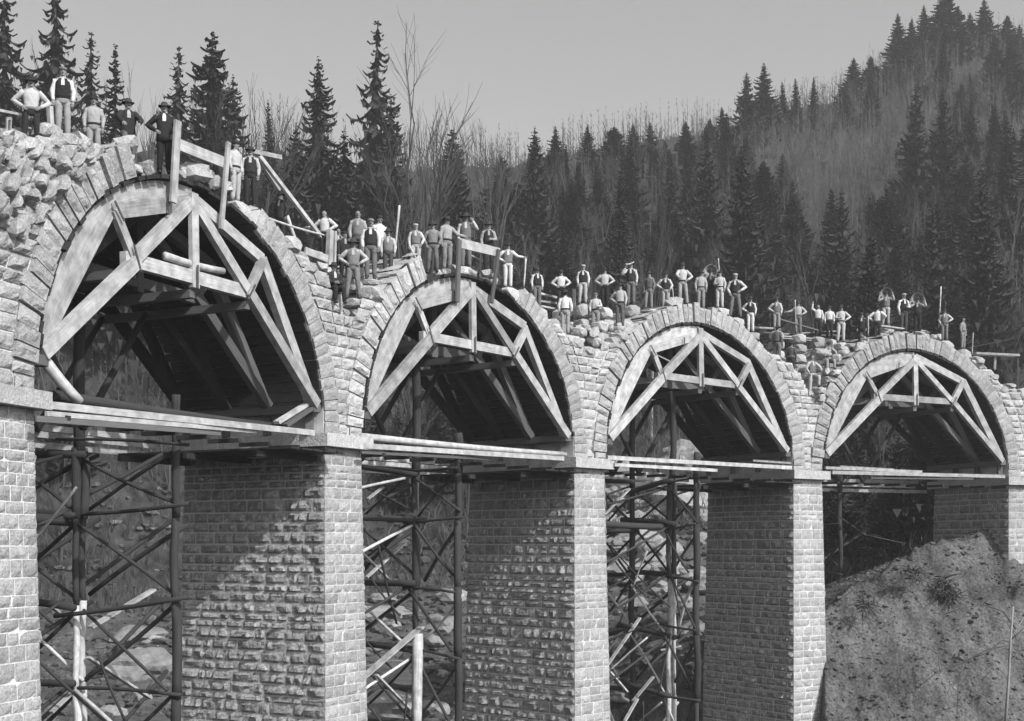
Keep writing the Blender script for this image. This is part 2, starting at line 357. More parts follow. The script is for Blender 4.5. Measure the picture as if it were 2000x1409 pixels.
def spandrel(i):
    s0 = PIER_S[i]; core = MB(); st = MB()
    al, inn = frame(s0)
    lo, hi = (-2.2, PIT/2) if i == 0 else (-PIT/2, PIT/2) if i < 4 else (-PIT/2, 5.5)
    def bot(s):
        z = .36
        for c in ARC_S:
            d = abs(s0+s-c)
            if d < RE-.04: z = max(z, ZC+sqrt((RE-.04)**2-d*d))
        return z
    def tp(s, u=0):
        z = prof(i, s); return -9 if z is None else z+.12*u
    # rough hearting
    ss = list(np.arange(lo, hi+.01, .12)); us = [.03, .8, 1.6, 2.5, 3.4, 4.3, TK-.03]
    for a, b in zip(ss, ss[1:]):
        m = (a+b)/2
        if tp(m) <= bot(m)+.02: continue
        hh = {u: tp(m, u)+(.22*noise.noise(Vector((m*2.5+i*9, u*2, 0))) if u > .1 else 0)-.04 for u in us}
        for ua, ub in zip(us, us[1:]):
            za, zb = max(bot(m), hh[ua]), max(bot(m), hh[ub])
            vs = [P(s0+a, ua, za), P(s0+b, ua, za), P(s0+b, ub, zb), P(s0+a, ub, zb)]; core.add(vs, [(0, 1, 2, 3)])
        za, zb = hh[us[0]], hh[us[-1]]
        for u, z in ((us[0], za), (us[-1], zb)):
            core.add([P(s0+a, u, bot(a)-.02), P(s0+b, u, bot(b)-.02), P(s0+b, u, z), P(s0+a, u, z)], [(0, 1, 2, 3)])
        for x in (a, b):
            core.add([P(s0+x, us[0], bot(x)-.02), P(s0+x, us[-1], bot(x)-.02), P(s0+x, us[-1], zb), P(s0+x, us[0], za)], [(0, 1, 2, 3)])
    # coursed facing between the rings
    z = .36
    while z < 6.2:
        h = rnd.uniform(.26, .38); z1 = z+h
        def bound(zz, sg):
            if (i == 0 and sg < 0): return -2.2
            if (i == 4 and sg > 0): return 5.5
            d = RE**2-(zz-ZC)**2
            return sg*(PIT/2-sqrt(max(0, d)))
        l0, l1, r0, r1 = bound(z, -1), bound(z1, -1), bound(z, 1), bound(z1, 1)
        L = max(r0, r1)-min(l0, l1); n = max(1, round(L/.62)); cu = [0]+[min(.98, max(.02, (k+rnd.uniform(-.22, .22))/n)) for k in range(1, n)]+[1]
        for a, b in zip(cu, cu[1:]):
            q = [(l0+(r0-l0)*a, z), (l0+(r0-l0)*b, z), (l1+(r1-l1)*b, z1), (l1+(r1-l1)*a, z1)]
            m = sum(p[0] for p in q)/4
            if tp(m) < z+.1 or tp(m) < bot(m)-.1: continue
            out_ = rnd.uniform(0, .05) if z > 3 else 0
            big = .09 if (i == 0 and z > 2.2) else .045
            st.stone([P(s0+s, -out_, zz) for s, zz in q], -inn, big, 5, 4, rough=1.3, gap=.02)
            if tp(m) < z1+.35:                    # top course: real blocks going back
                for uu in np.arange(.0, TK, rnd.uniform(.45, .7)):
                    if rnd.random() < .8:
                        st.block(P(s0+m, uu+.25, (z+z1)/2+rnd.uniform(-.1, .25)+.12*uu), (al, inn, Vector((0, 0, 1))), ((b-a)*L*.9, rnd.uniform(.4, .8), h*rnd.uniform(.8, 1.3)))
        z = z1
    if i == 0:                                      # toothing stones waiting for the next courses
        for k in range(120):
            s = rnd.uniform(-.6, 3.9); zt = prof(0, s)
            zz = zt-rnd.uniform(-.1, 1.9)
            r = sqrt((s-PIT/2)**2+(zz-ZC)**2)
            if r < RE+.1: continue
            an = .5+rnd.uniform(-.2, .2); ax = (al*cos(an)+Vector((0, 0, 1))*-sin(an), inn, al*sin(an)+Vector((0, 0, 1))*cos(an))
            st.block(P(s0+s, rnd.uniform(-.12, .2), zz), ax, (rnd.uniform(.10, .22), .42, rnd.uniform(.22, .55)), jit=.16)
    so_ = core.obj('spandrel', 'mortar', vroot)
    st.obj('wall_stones', 'stone', so_)
for i in range(5): spandrel(i)

def ring(k):
    s0 = ARC_S[k]; core = MB(); st = MB(); al, inn = frame(s0)
    g = GAPS.get(k)
    def pt(a, r, u): return P(s0-r*cos(a), u, ZC+r*sin(a))
    if g:
        a1 = math.acos(-g[0]/RI); a2 = pi-math.acos(g[1]/RI); spans = [(-.02, a1), (a2, pi+.02)]
    else: spans = [(-.02, pi+.02)]
    for a0, a1 in spans:
        core = MB(); st = MB()
        n = max(4, int((a1-a0)/.06)); an = [a0+(a1-a0)*j/n for j in range(n+1)]
        for x, y in zip(an, an[1:]):
            vs = [pt(a, r, u) for a in (x, y) for r in (RI, RE-.05) for u in (.03, TK-.03)]
            core.add(vs, [(0, 2, 6, 4), (1, 5, 7, 3), (2, 3, 7, 6), (0, 4, 5, 1)])
        for a, u0 in ((a0, 0), (a1, 0)):
            core.add([pt(a, RI, .03), pt(a, RE-.05, .03), pt(a, RE-.05, TK-.03), pt(a, RI, TK-.03)], [(0, 1, 2, 3)])
        a = a0
        while a < a1-.02:
            b = min(a1, a+rnd.uniform(.24, .36)/RI)
            if a1-b < .03: b = a1
            ro = RE+rnd.uniform(-.06, .14)*(1 if a < 1.7 else .6); out_ = rnd.uniform(0, .10 if a < 1.6 else .04)
            f = [pt(a, RI, -out_), pt(b, RI, -out_), pt(b, ro, -out_), pt(a, ro, -out_)]
            f = [f[1], f[0], f[3], f[2]]
            st.stone(f, -inn, .05 if a < 1.7 else .025, 3, 5, gap=.022 if a < 1.7 else .01, rough=1.2)
            if out_ > .03:
                bb = [pt(x, r, u) for x in (a+.003, b-.003) for r in (RI+.01, ro-.01) for u in (-out_, .2)]
                st.add(bb, [(0, 2, 6, 4), (2, 3, 7, 6), (0, 1, 3, 2), (4, 6, 7, 5), (0, 4, 5, 1)], None, rnd.uniform(-.2, .1))
            # backs of the voussoirs on top
            uu = 0.02
            while uu < TK-.3:
                u2 = min(TK, uu+rnd.uniform(.5, 1.1)); r2 = ro+rnd.uniform(-.05, .06)
                q = [pt(a, r2, uu), pt(a, r2, u2), pt(b, r2, u2), pt(b, r2, uu)]
                m = (a+b)/2; nv = (pt(m, 2, 1)-pt(m, 1, 1)).normalized()
                st.stone(q, nv, .04, 3, 3)
                uu = u2
            a = b
        ro_ = core.obj('arch_ring', 'mortar', vroot); st.obj('voussoirs', 'stone', ro_)
        ro_['label'] = ['open arch ring whose crown stones are still missing', 'second arch ring, open at the crown', 'closed arch ring with the men standing on it', 'closed far arch ring at the right'][k]
for k in range(4): ring(k)

# ------------------------------------------------------------------ timber centring under each arch
def centring(k):
    s0 = ARC_S[k]; al, inn = frame(s0)
    root = thing('arch_centering', P(s0, TK/2, .4), ['nearest and largest wooden arch centering, log lying across its tie beam', 'wooden arch centering under the second arch from the left', 'wooden arch centering under the third arch from the left', 'rightmost wooden arch centering, over the earth bank'][k], 'centering', 'wooden centerings under the arches')
    def pt(s, u, z): return P(s0+s, u, z)
    def pol(a, r, u): return P(s0-r*cos(a), u, ZC+r*sin(a))
    lg = MB(); n = 62
    for j in range(n):
        a, b = pi*j/n+.004, pi*(j+1)/n-.002
        a = max(a, .12); b = min(b, pi-.12)
        if b <= a: continue
        u0, u1 = .04-rnd.uniform(0, .12), TK+rnd.uniform(0, .15)
        if GAPS.get(k) and 1.1 < a < 2: u0 -= rnd.uniform(0, .1)
        vs = [pol(x, r, u) for x in (a, b) for r in (RI-.10, RI-.012) for u in (u0, u1)]
        o = rnd.random()*30
        lg.add(vs, [(0, 2, 6, 4), (1, 5, 7, 3), (2, 3, 7, 6), (0, 4, 5, 1), (0, 1, 3, 2), (4, 6, 7, 5)], [[(o, 0), (o, .1), (o+5, .1), (o+5, 0)]]*6, rnd.uniform(-.3, .3))
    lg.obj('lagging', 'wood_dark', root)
    nodes = {'fl': (-5.12, 1.25), 'u1': (-2.8, 4.62), 'cr': (.06, 5.62), 'u2': (2.95, 4.64), 'fr': (5.14, 1.22), 'n1': (-2.1, 3.68), 'n2': (2.27, 3.68), 'kb': (.1, 3.6)}
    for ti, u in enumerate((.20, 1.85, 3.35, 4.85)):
        m = 'wood' if ti == 0 else 'wood_old_or_shaded' if ti == 1 else 'wood_dark'  # same timber; frames further in get painted shade through darker base colours
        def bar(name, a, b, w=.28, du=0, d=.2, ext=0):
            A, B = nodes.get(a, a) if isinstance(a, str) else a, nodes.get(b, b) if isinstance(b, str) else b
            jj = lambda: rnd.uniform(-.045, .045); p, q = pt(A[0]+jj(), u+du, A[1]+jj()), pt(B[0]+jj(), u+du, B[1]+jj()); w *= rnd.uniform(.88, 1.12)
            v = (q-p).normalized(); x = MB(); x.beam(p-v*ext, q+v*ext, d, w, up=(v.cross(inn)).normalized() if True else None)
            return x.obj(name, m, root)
        # the curved-backed outer ribs
        bar('top_chord', (.12, 5.60), (3.0, 4.66), .28)
        bar('top_chord', (2.93, 4.7), (5.2, 1.15), .30)
        bar('top_chord', (-2.8, 4.60), (.06, 5.50), .34, -.03)
        for a, b in (('fl', 'u1'), ('u1', 'cr')):
            A, B = nodes[a], nodes[b]; x = MB()
            aa, ab = atan2(A[1]-ZC, -A[0]), atan2(B[1]-ZC, -B[0]); N = 8; vs = []
            for uu in (u-.1, u+.1):
                for j in range(N+1):
                    t = j/N; an = aa+(ab-aa)*t; vs.append(pt(-(RI-.13)*cos(an), uu, ZC+(RI-.13)*sin(an)))
                dx, dz = B[0]-A[0], B[1]-A[1]; L = sqrt(dx*dx+dz*dz); nx_, nz_ = dz/L, -dx/L
                for j in range(N+1):
                    t = 1-j/N; vs.append(pt(A[0]+dx*t+nx_*(.10 if a == 'fl' else 0), uu, A[1]+dz*t+nz_*(.10 if a == 'fl' else 0)))
            W = 2*(N+1); fs = []; uv = []
            for j in range(N):
                for o in (0, W):
                    fs.append((o+j, o+j+1, o+W-2-j, o+W-1-j)); uv.append([(j*.4, 0), (j*.4+.4, 0), (j*.4+.4, .5), (j*.4, .5)])
            for j in range(W): fs.append((j, (j+1) % W, W+(j+1) % W, W+j)); uv.append([(0, 0)]*4)
            x.add(vs, fs, uv, rnd.uniform(-.08, .08)); x.obj('curved_rib', m, root)
        bar('king_post', (.07, 5.72), (.1, 3.48), .26, -.14, .12)
        bar('tie_beam', (-2.35, 3.70), (2.5, 3.72), .30, -.03, .2)
        bar('rafter', (-2.1, 3.75), (-.02, 5.42), .31, -.12, .2)
        bar('rafter', (2.25, 3.75), (.2, 5.4), .24, -.12, .16)
        bar('strut', (-5.2, 1.15), (-2.0, 3.72), .32, -.14, .2)
        bar('strut', (5.22, 1.12), (2.2, 3.75), .26, -.14, .2)
        if ti == 0:
            for a, b in (((-2.28, 3.98), (-2.02, 3.42)), ((2.42, 3.92), (2.12, 3.5)), ((.1, 3.98), (.1, 3.42)), ((-2.95, 4.78), (-2.62, 4.42)), ((-1.0, 4.92), (-1.0, 5.28))):
                x = MB(); x.beam(pt(a[0], u-.255, a[1]), pt(b[0], u-.255, b[1]), .02, .05, up=inn.cross(Vector((0, 0, 1)))); x.obj('iron_strap', 'iron', root)
        bar('knee_brace', (-2.75, 4.6), (-2.12, 3.72), .2, -.10, .14)
        bar('knee_brace', (2.95, 4.62), (2.3, 3.72), .26, -.10, .14)
    for s, z in ((-2.1, 3.5), (2.3, 3.5), (.1, 3.42)):        # wales tying the frames together
        x = MB(); x.beam(pt(s, .1, z-.12), pt(s, 5.0, z-.12), .2, .2); x.obj('wale', 'wood_old_or_shaded', root)
    for s in (-5.2, 5.2):
        x = MB(); x.beam(pt(s, .0, 1.02), pt(s, 5.1, 1.02), .3, .22); x.obj('sill_beam', 'wood_old_or_shaded', root)
        for u in (.36, 1.85, 3.35, 4.85):
            x = MB(); x.beam(pt(s*1.02, u, .36), pt(s*1.02, u, .92), .2, .2); x.obj('foot_post', 'wood_old_or_shaded', root)
    # raking struts of the support, seen in the arch opening
    for u in (3.35, 4.85):
        for a, b in (((0, .2), (-2.0, 3.4)), ((0, .2), (2.2, 3.4))):
            x = MB(); x.tube([pt(a[0], u, a[1]), pt(b[0], u, b[1])], [.1, .09], 7); x.obj('raking_strut', 'log_dark', root, True)
    return root
for k in range(4): centring(k)

# ------------------------------------------------------------------ scaffold towers below the springing
def pole(a, b, r, m='log_dark', name='pole', parent=None, r2=None, bend=.06):
    j_ = .0 if name == 'post' else .22; a, b = Vector(a)+Vector((rnd.uniform(-j_, j_), rnd.uniform(-j_, j_), rnd.uniform(-j_, j_))), Vector(b)+Vector((rnd.uniform(-j_, j_), rnd.uniform(-j_, j_), rnd.uniform(-j_, j_))); r *= rnd.uniform(.8, 1.15); L = (b-a).length; k = Vector((rnd.uniform(-1, 1), rnd.uniform(-1, 1), rnd.uniform(-1, 1)))*bend
    x = MB(); x.tube([a+(b-a)*t+k*sin(pi*t)+Vector((rnd.uniform(-1, 1), rnd.uniform(-1, 1), 0))*.01 for t in (0, .2, .4, .6, .8, 1)], [r+((r2 or r)-r)*t for t in (0, .2, .4, .6, .8, 1)], 8)
    return x.obj(name, m, parent, True)
def tower(k):
    s0 = ARC_S[k]; us = [(.5, 3.45, 6.2), (.6, 2.4, 5.2), (.2, 1.5, 3.7, 5.6), (4.9, 6.6)][k]
    root = thing('timber_scaffold', P(s0, 2.5, -11.2), ['log scaffold tower under the nearest arch', 'log scaffold tower between the second and third pier', 'log scaffold tower above the pale riverbed boulders', 'log scaffold half hidden behind the earth bank'][k], 'scaffold', 'log scaffold towers under the arches')
    lv = [-.3, -1.95, -4.1, -6.3, -8.8, -11.8]
    if k == 3: lv = lv[:4]
    main = us[1] if k < 3 else us[-1]
    for j, u in enumerate(us):
        for a, b in zip(lv, lv[1:]):
            lit = (a < -2.5 and u == main and k != 1) or (a < -6 and j == 1)  # lower post lengths take the pale log colour in place of sunlight
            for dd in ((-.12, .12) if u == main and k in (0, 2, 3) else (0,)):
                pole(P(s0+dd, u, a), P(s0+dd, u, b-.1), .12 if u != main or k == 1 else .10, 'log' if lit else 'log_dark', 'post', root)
        pole(P(s0, u, 3.4 if j else .9), P(s0, u, -.4), .13, 'log_dark', 'post', root)
    for z, z2 in zip(lv, lv[1:]):
        for j, (a, b) in enumerate(zip(us, us[1:])):
            off = .16
            fl = rnd.random()
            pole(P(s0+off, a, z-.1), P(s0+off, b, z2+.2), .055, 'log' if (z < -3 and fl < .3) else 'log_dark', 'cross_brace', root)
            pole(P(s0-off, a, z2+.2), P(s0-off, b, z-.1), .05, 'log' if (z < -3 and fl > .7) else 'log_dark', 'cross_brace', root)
            pole(P(s0-.2, a-.3, z), P(s0-.2, b+.3, z+rnd.uniform(-.25, .25)), .10 if j else .05, 'log_dark', 'ledger', root)
    for q in range(14):
        a_, b_ = rnd.uniform(us[0], us[-1]), rnd.uniform(us[0], us[-1]); z_ = rnd.uniform(-10, -1)
        pole(P(s0+rnd.uniform(-2.5, .4), a_, z_), P(s0+rnd.uniform(-2.5, .4), b_, z_-rnd.uniform(1, 2.6)), .035, 'log' if rnd.random() < .35 else 'log_dark', 'cross_brace', root)
    # a second bent further back and braces along the bridge, seen between the posts
    for u in us[1:]:
        for z, z2 in zip(lv[:4], lv[1:]):
            pole(P(s0, u+.2, z), P(s0-4.9, u+.2, z2+.3), .05, 'log' if rnd.random() < .3 else 'log_dark', 'cross_brace', root)
            if u > 3: pole(P(s0, u+.2, z2+.3), P(s0+3.5, u+.3, z), .06, 'log_dark', 'cross_brace', root)
        pole(P(s0-5.2, u+.1, -1.95), P(s0+.4, u+.1, -1.95), .12, 'log_dark', 'ledger', root)
for k in range(4): tower(k)

# boards and logs laid on the cornices in front of and behind each arch
def plank(a, b, w=.2, d=.06, m='wood', label='', up=None, name='plank', cat='plank', group=None, r=None):
    a, b = Vector(a), Vector(b)
    x = MB()
    if r: x.tube([a+(b-a)*t+Vector((0, 0, -.04*sin(pi*t))) for t in (0, .25, .5, .75, 1)], [r*(1.1-.2*t) for t in (0, .25, .5, .75, 1)], 9)
    else:
        n = 4
        for j in range(1): x.beam(a, b, d, w, up=up)
    o = x.obj(name, m, None, bool(r))
    o.data.transform(Matrix.Translation(-a)); o.location = a
    return tag(o, label, cat, group)
OU = -.22
LG = 'boards and logs laid along the springing of the arches'
plank(at(100, 772, .5), at(548, 835, .5), m='log_dark', r=.11, label='dark bark-covered log above the boards of the nearest arch', name='log', cat='log', group=LG)
plank(at(98, 792, OU), at(612, 846, OU), .15, .1, label='long pale squared beam, uppermost on the ledge of the nearest arch', group=LG)
plank(at(90, 808, OU-.1), at(500, 843, OU-.1), .10, .08, label='pale board just below the long squared beam, ending before the pier', group=LG)
plank(at(70, 818, OU-.15), at(430, 846, OU-.15), .12, .05, m='wood_old_or_shaded', label='lowest narrow board under the ledge of the nearest arch', group=LG)
plank(at(76, 690, .2), at(155, 785, .0), r=.12, m='log', label='peeled log leaning down from the left foot of the nearest centering', name='log', cat='log', group=LG)
plank(at(540, 826, .2), at(618, 778, .25), .09, .2, label='upper of two short boards propped at the right foot of the nearest centering', group=LG)
plank(at(556, 832, .1), at(626, 785, .15), .09, .2, m='wood_old_or_shaded', label='lower of two short boards propped at the right foot of the nearest centering', group=LG)
plank(at(704, 853, .3), at(1104, 888, .3), m='log', r=.10, label='smooth peeled log along the ledge of the second arch', name='log', cat='log', group=LG)
plank(at(706, 871, OU), at(1100, 896, OU), .15, .1, label='flat pale board below the peeled log of the second arch', group=LG)
plank(at(705, 884, OU-.1), at(960, 897, OU-.1), .08, .08, m='wood_old_or_shaded', label='short thin board lowest on the ledge of the second arch', group=LG)
plank(at(1186, 894, OU), at(1545, 914, OU), .15, .1, label='pale beam bridging the ledge of the third arch', group=LG)
plank(at(1200, 908, OU-.1), at(1400, 919, OU-.1), .12, .08, label='short pale board under the beam of the third arch', group=LG)
plank(at(1470, 900, .1), at(1544, 905, .1), .08, .1, m='wood', label='stub of board lying at the right end of the third arch ledge', group=LG)
plank(at(1612, 914, OU), at(1800, 922, OU), .12, .1, label='upper left board on the ledge of the rightmost arch', group=LG)
plank(at(1625, 923, OU-.1), at(1962, 931, OU-.1), .15, .08, label='longest board on the ledge of the rightmost arch', group=LG)
plank(at(1700, 934, OU-.2), at(1900, 936, OU-.2), .07, .08, m='wood_old_or_shaded', label='thin lower board under the ledge of the rightmost arch', group=LG)
plank(at(1640, 912, .3), at(1745, 918, .3), .1, .1, label='short board behind the others at the left of the rightmost ledge', group=LG)
for k in range(4):
    s0 = ARC_S[k]
    nm = ['nearest', 'second', 'third', 'rightmost'][k]
    for j, (u, z) in enumerate(((TK+.1, .1), (TK+.4, .32), (TK+.3, -.15))):
        plank(P(s0-5.6, u, z), P(s0+4.5+j*.4, u, z+.02), .16, .1, label='%s board on the far side ledge seen through the %s arch' % (('middle', 'upper', 'lower')[j], nm), group='boards on the far ledge')
    for j in range(9):          # short putlogs under the boards
        s = -5+j*1.25
        plank(P(s0+s, -.45, -.12 if k else -.14), P(s0+s, .5, -.12 if k else -.14), .1, .12, m='wood_dark', label='short dark putlog under the boards of the %s arch' % nm, name='putlog', cat='putlog', group='putlogs under the boards')
# working floors of short boards beside the piers: they shade the tops of the pier flanks
for k in range(3):
    s0 = ARC_S[k]; e = 5.45
    root = thing('working_floor', P(s0+e-1.2, 2, -.2), ['dark board floor under the right foot of the nearest centering', 'dark board floor under the right foot of the second centering', 'dark board floor under the right foot of the third centering'][k], 'board floor', 'board floors beside the piers')
    for j in range(9):
        x = MB(); x.beam(P(s0+e-.13-j*.262, -.55-rnd.uniform(0, .15), -.2), P(s0+e-.13-j*.262, 5.2, -.2), .25, .05); x.obj('board', 'wood_dark', root)
    for u in (.3, 2.6, 4.9):
        x = MB(); x.beam(P(s0+e, u, -.33), P(s0+e-2.6, u, -.33), .14, .16); x.obj('joist', 'wood_dark', root)
# long boards nailed across the scaffold posts in the sun
BG = 'sunlit boards nailed across the scaffolds'
for a, b, u, w_, lb in [((176, 1226), (300, 1152), 3.2, .2, 'bright board rising to the right from the lit double post'), ((172, 1284), (293, 1364), 3.2, .16, 'bright board falling to the right below the first'), ((100, 1392), (165, 1330), 3.6, .12, 'board rising to the lit double post at the bottom left'), ((95, 1180), (150, 1225), 4.2, .12, 'faint board falling towards the lit double post'),
        ((702, 1330), (826, 1222), 2.2, .28, 'widest bright board rising right beside the second pier'), ((704, 1210), (640+75, 1205), 4.5, .1, 'stub of board at the edge of the second pier'), ((716, 1128), (790, 1062), 3.6, .12, 'bright lath rising right behind the second scaffold'), ((705, 1078), (768, 1140), 3.8, .12, 'bright lath falling right and crossing the rising one'), ((735, 1318), (800, 1385), 2.3, .12, 'board falling right under the widest bright one'), ((718, 975), (748, 952), 3.8, .12, 'short bright lath high behind the second scaffold'),
        ((1186, 1300), (1250, 1207), 2.6, .14, 'bright board rising right beside the middle pier'), ((1236, 1370), (1276, 1322), 2.2, .14, 'lower bright board rising right, third scaffold'), ((1186, 1305), (1226, 1352), 2.8, .08, 'thin lath falling right from the lower end of a bright board'), ((1182, 1005), (1230, 955), 3.5, .1, 'short bright lath high behind the third scaffold'), ((1184, 1112), (1222, 1072), 3.5, .12, 'short bright lath beside the middle pier'), ((1220, 1409), (1245, 1365), 2, .14, 'board rising at the very bottom of the third opening'), ((1290, 1270), (1330, 1262), 1.5, .08, 'small lath in the middle of the third scaffold')]:
    plank(at(a[0], a[1], u), at(b[0], b[1], u), .06, w_, m='wood', label=lb, group=BG)
plank(at(816, 1238, 2.1), at(814, 1440, 2.1), r=.17, m='log', label='thick peeled post standing in the sun in the second opening', name='log', cat='post')
# loose bracing inside the nearest centering
plank(at(322, 500, .12), at(436, 530, .12), r=.09, m='log', label='short peeled log lying on the tie beam of the nearest centering', name='log', cat='log')
plank(at(435, 620, 3), at(522, 664, 3), .06, .06, label='thin pale batten sticking out inside the nearest arch')
plank(at(1275, 690, .3), at(1320, 712, .3), .05, .05, label='thin batten nailed inside the third centering')
plank(at(505, 490, 2.8), at(470, 780, 2.8), r=.012, m='wood_old_or_shaded', label='thin rope hanging inside the nearest arch', name='rope', cat='rope')

# ------------------------------------------------------------------ gauge frames, posts, barrows of timber on top
def frame_thing(name, label, cat, base, parts, group=None):
    root = thing(name, base, label, cat, group)
    for nm, a, b, w_, d_, m, r in parts:
        x = MB()
        if r: x.tube([a, (Vector(a)+Vector(b))/2, b], [r, r*.95, r*.85], 8)
        else: x.beam(a, b, d_, w_, up=(Vector(b)-Vector(a)).cross(frame(0)[1]))
        x.obj(nm, m, root, bool(r))
    return root
frame_thing('timber_barrier', 'big plank barrier of two uprights and a sloping board on the nearest arch', 'barrier', at(340, 395, -.1), [
    ('upright', at(347, 236, -.14), at(338, 396, -.14), .19, .07, 'wood', 0), ('upright', at(446, 278, -.1), at(432, 448, -.1), .12, .07, 'wood', 0),
    ('cross_board', at(350, 283, -.06), at(443, 320, -.02), .27, .05, 'wood', 0)], 'plank barriers over the open arch crowns')
frame_thing('timber_barrier', 'smaller plank barrier over the crown of the second arch', 'barrier', at(895, 600, -.1), [
    ('upright', at(897, 468, -.14), at(893, 590, -.14), .2, .07, 'wood_old_or_shaded', 0), ('upright', at(974, 488, -.1), at(960, 592, -.1), .14, .07, 'wood_old_or_shaded', 0),
    ('cross_board', at(894, 474, -.06), at(976, 494, -.02), .3, .05, 'wood', 0)], 'plank barriers over the open arch crowns')
frame_thing('stacked_trestle', 'small wooden trestle behind the crown of the second arch', 'trestle', at(930, 520, 1.5), [
    ('rail', at(918, 487, 1.5), at(938, 497, 1.5), .05, .05, 'wood', 0), ('rail', at(916, 497, 1.5), at(937, 508, 1.5), .05, .05, 'wood', 0), ('leg', at(917, 480, 1.5), at(917, 545, 1.5), .05, .05, 'wood', 0), ('leg', at(938, 485, 1.5), at(938, 545, 1.5), .05, .05, 'wood', 0)])
frame_thing('guard_rail', 'light guard rail with a square post behind the two leftmost men', 'rail', at(98, 290, .5), [
    ('post', at(97, 208, .5), at(102, 292, .5), .1, .1, 'wood', 0), ('rail', at(-20, 212, .6), at(48, 226, .6), .05, .05, 'wood', 0),
    ('rail', at(-20, 280, .3), at(60, 300, .3), .08, .06, 'wood', 0)])
frame_thing('spirit_frame', 'narrow upright wooden frame by the left edge of the photo', 'frame', at(15, 285, .4), [
    ('upright', at(14, 232, .4), at(12, 284, .4), .03, .04, 'wood', 0), ('upright', at(21, 232, .4), at(19, 284, .4), .03, .04, 'wood', 0), ('top', at(13, 232, .4), at(22, 232, .4), .06, .04, 'wood', 0), ('foot', at(11, 284, .4), at(21, 284, .4), .06, .04, 'wood', 0)])
frame_thing('timber_derrick', 'leaning pair of long poles carrying a short beam, right of the nearest arch', 'derrick', at(640, 500, 1.5), [
    ('leg', at(506, 305, 1.3), at(640, 480, 1.3), .11, .1, 'wood', 0), ('leg', at(503, 308, 1.6), at(546, 372, 1.6), .1, .08, 'wood', 0),
    ('cap_beam', at(492, 296, 1.3), at(548, 308, 1.3), .12, .12, 'wood', 0)])
plank(at(500, 418, .9), at(642, 462, .9), r=.03, m='log', label='thin pole lying across the tripod legs right of the nearest arch', name='pole', cat='pole')
plank(at(561, 422, 1.4), at(584, 486, 1.4), r=.05, m='log', label='short leaning pole left of the double post', name='pole', cat='pole')
frame_thing('double_post', 'thick double post standing beside the foreman in the big hat', 'post', at(645, 520, .7), [
    ('post', at(645, 450, .7), at(642, 520, .7), .16, .14, 'wood', 0), ('post', at(654, 452, .8), at(652, 520, .8), .08, .1, 'wood', 0)])
plank(at(596, 490, .4), at(640, 506, .4), .2, .06, label='board bridging the gap left of the double post')
plank(at(780, 402, 1.2), at(771, 492, 1.2), r=.035, m='log', label='tall thin pole upright among the men left of the second arch', name='pole', cat='pole')
plank(at(1027, 505, .3), at(1023, 560, .3), r=.03, m='log', label='staff planted at the right end of the open ring stones', name='staff', cat='staff')
plank(at(1838, 560, .8), at(1834, 640, .8), r=.03, m='log', label='tall thin rod standing over the rightmost arch', name='rod', cat='rod')
frame_thing('plank_stage', 'low stage of pale boards left of the third arch', 'stage', at(1080, 600, 2.5), [
    ('board', at(1052, 573, 2.5), at(1100, 585, 2.5), .07, .12, 'wood', 0), ('board', at(1050, 588, 2.3), at(1098, 594, 2.3), .07, .12, 'wood', 0), ('board', at(1055, 598, 2.1), at(1095, 606, 2.1), .06, .12, 'wood', 0),
    ('post', at(1121, 565, 1.5), at(1123, 625, 1.5), .09, .09, 'wood', 0), ('post', at(1055, 560, 2.6), at(1053, 600, 2.6), .06, .06, 'wood', 0)])
frame_thing('plank_stage', 'long stage of boards and poles between the third and fourth arch', 'stage', at(1550, 660, 3), [
    ('board', at(1465, 640, 3), at(1520, 643, 3), .07, .3, 'wood', 0), ('board', at(1480, 650, 2.8), at(1640, 657, 2.8), .06, .3, 'wood_old_or_shaded', 0), ('board', at(1530, 653, 2.6), at(1632, 647, 2.6), .05, .1, 'wood', 0),
    ('board', at(1530, 657, 2.4), at(1618, 664, 2.4), .05, .1, 'wood', 0), ('board', at(1530, 661, 2.3), at(1615, 668, 2.3), .04, .1, 'wood', 0), ('rail', at(1524, 624, 2.2), at(1640, 658, 2.2), .06, .06, 'wood_old_or_shaded', 0)])
frame_thing('plank_stage', 'board platform on a short post at the right edge', 'stage', at(1940, 720, 2), [
    ('board', at(1900, 691, 2), at(1985, 695, 2), .1, .5, 'wood', 0), ('post', at(1944, 695, 2), at(1943, 722, 2), .09, .09, 'wood', 0), ('rail', at(1890, 680, 2.2), at(1985, 660, 2.2), .02, .02, 'wood_old_or_shaded', 0), ('post', at(1901, 650, 1.8), at(1899, 690, 1.8), .04, .04, 'wood', 0)])
plank(at(1715, 637, .8), at(1762, 643, .8), .06, .3, label='pale board under the basket carrier on the rightmost arch')
TL = 'tools in the hands of the workmen'
for a, b, u, lb in [((1553, 586), (1555, 648), 2.2, 'thin pole held by the white-shirted man on the long stage'), ((1313, 562), (1318, 602), .45, 'shovel handle leaning beside the rough stone on the third arch'), ((1696, 618), (1696, 656), .5, 'upright staff left of the man seen from behind near the baskets'), ((1222, 516), (1238, 512), 1.1, 'tool carried on the shoulder above the third arch left side'), ((765, 498), (775, 545), .5, 'stick in the right hand of the man left of the tall thin pole'), ((800, 480), (818, 512), .5, 'mallet handle held by the man in the pale cap'), ((1403, 505), (1405, 530), .9, 'short pale stick rising behind the basket on the third arch')]:
    plank(at(a[0], a[1], u), at(b[0], b[1], u), r=.022, m='log', label=lb, name='staff', cat='staff', group=TL)

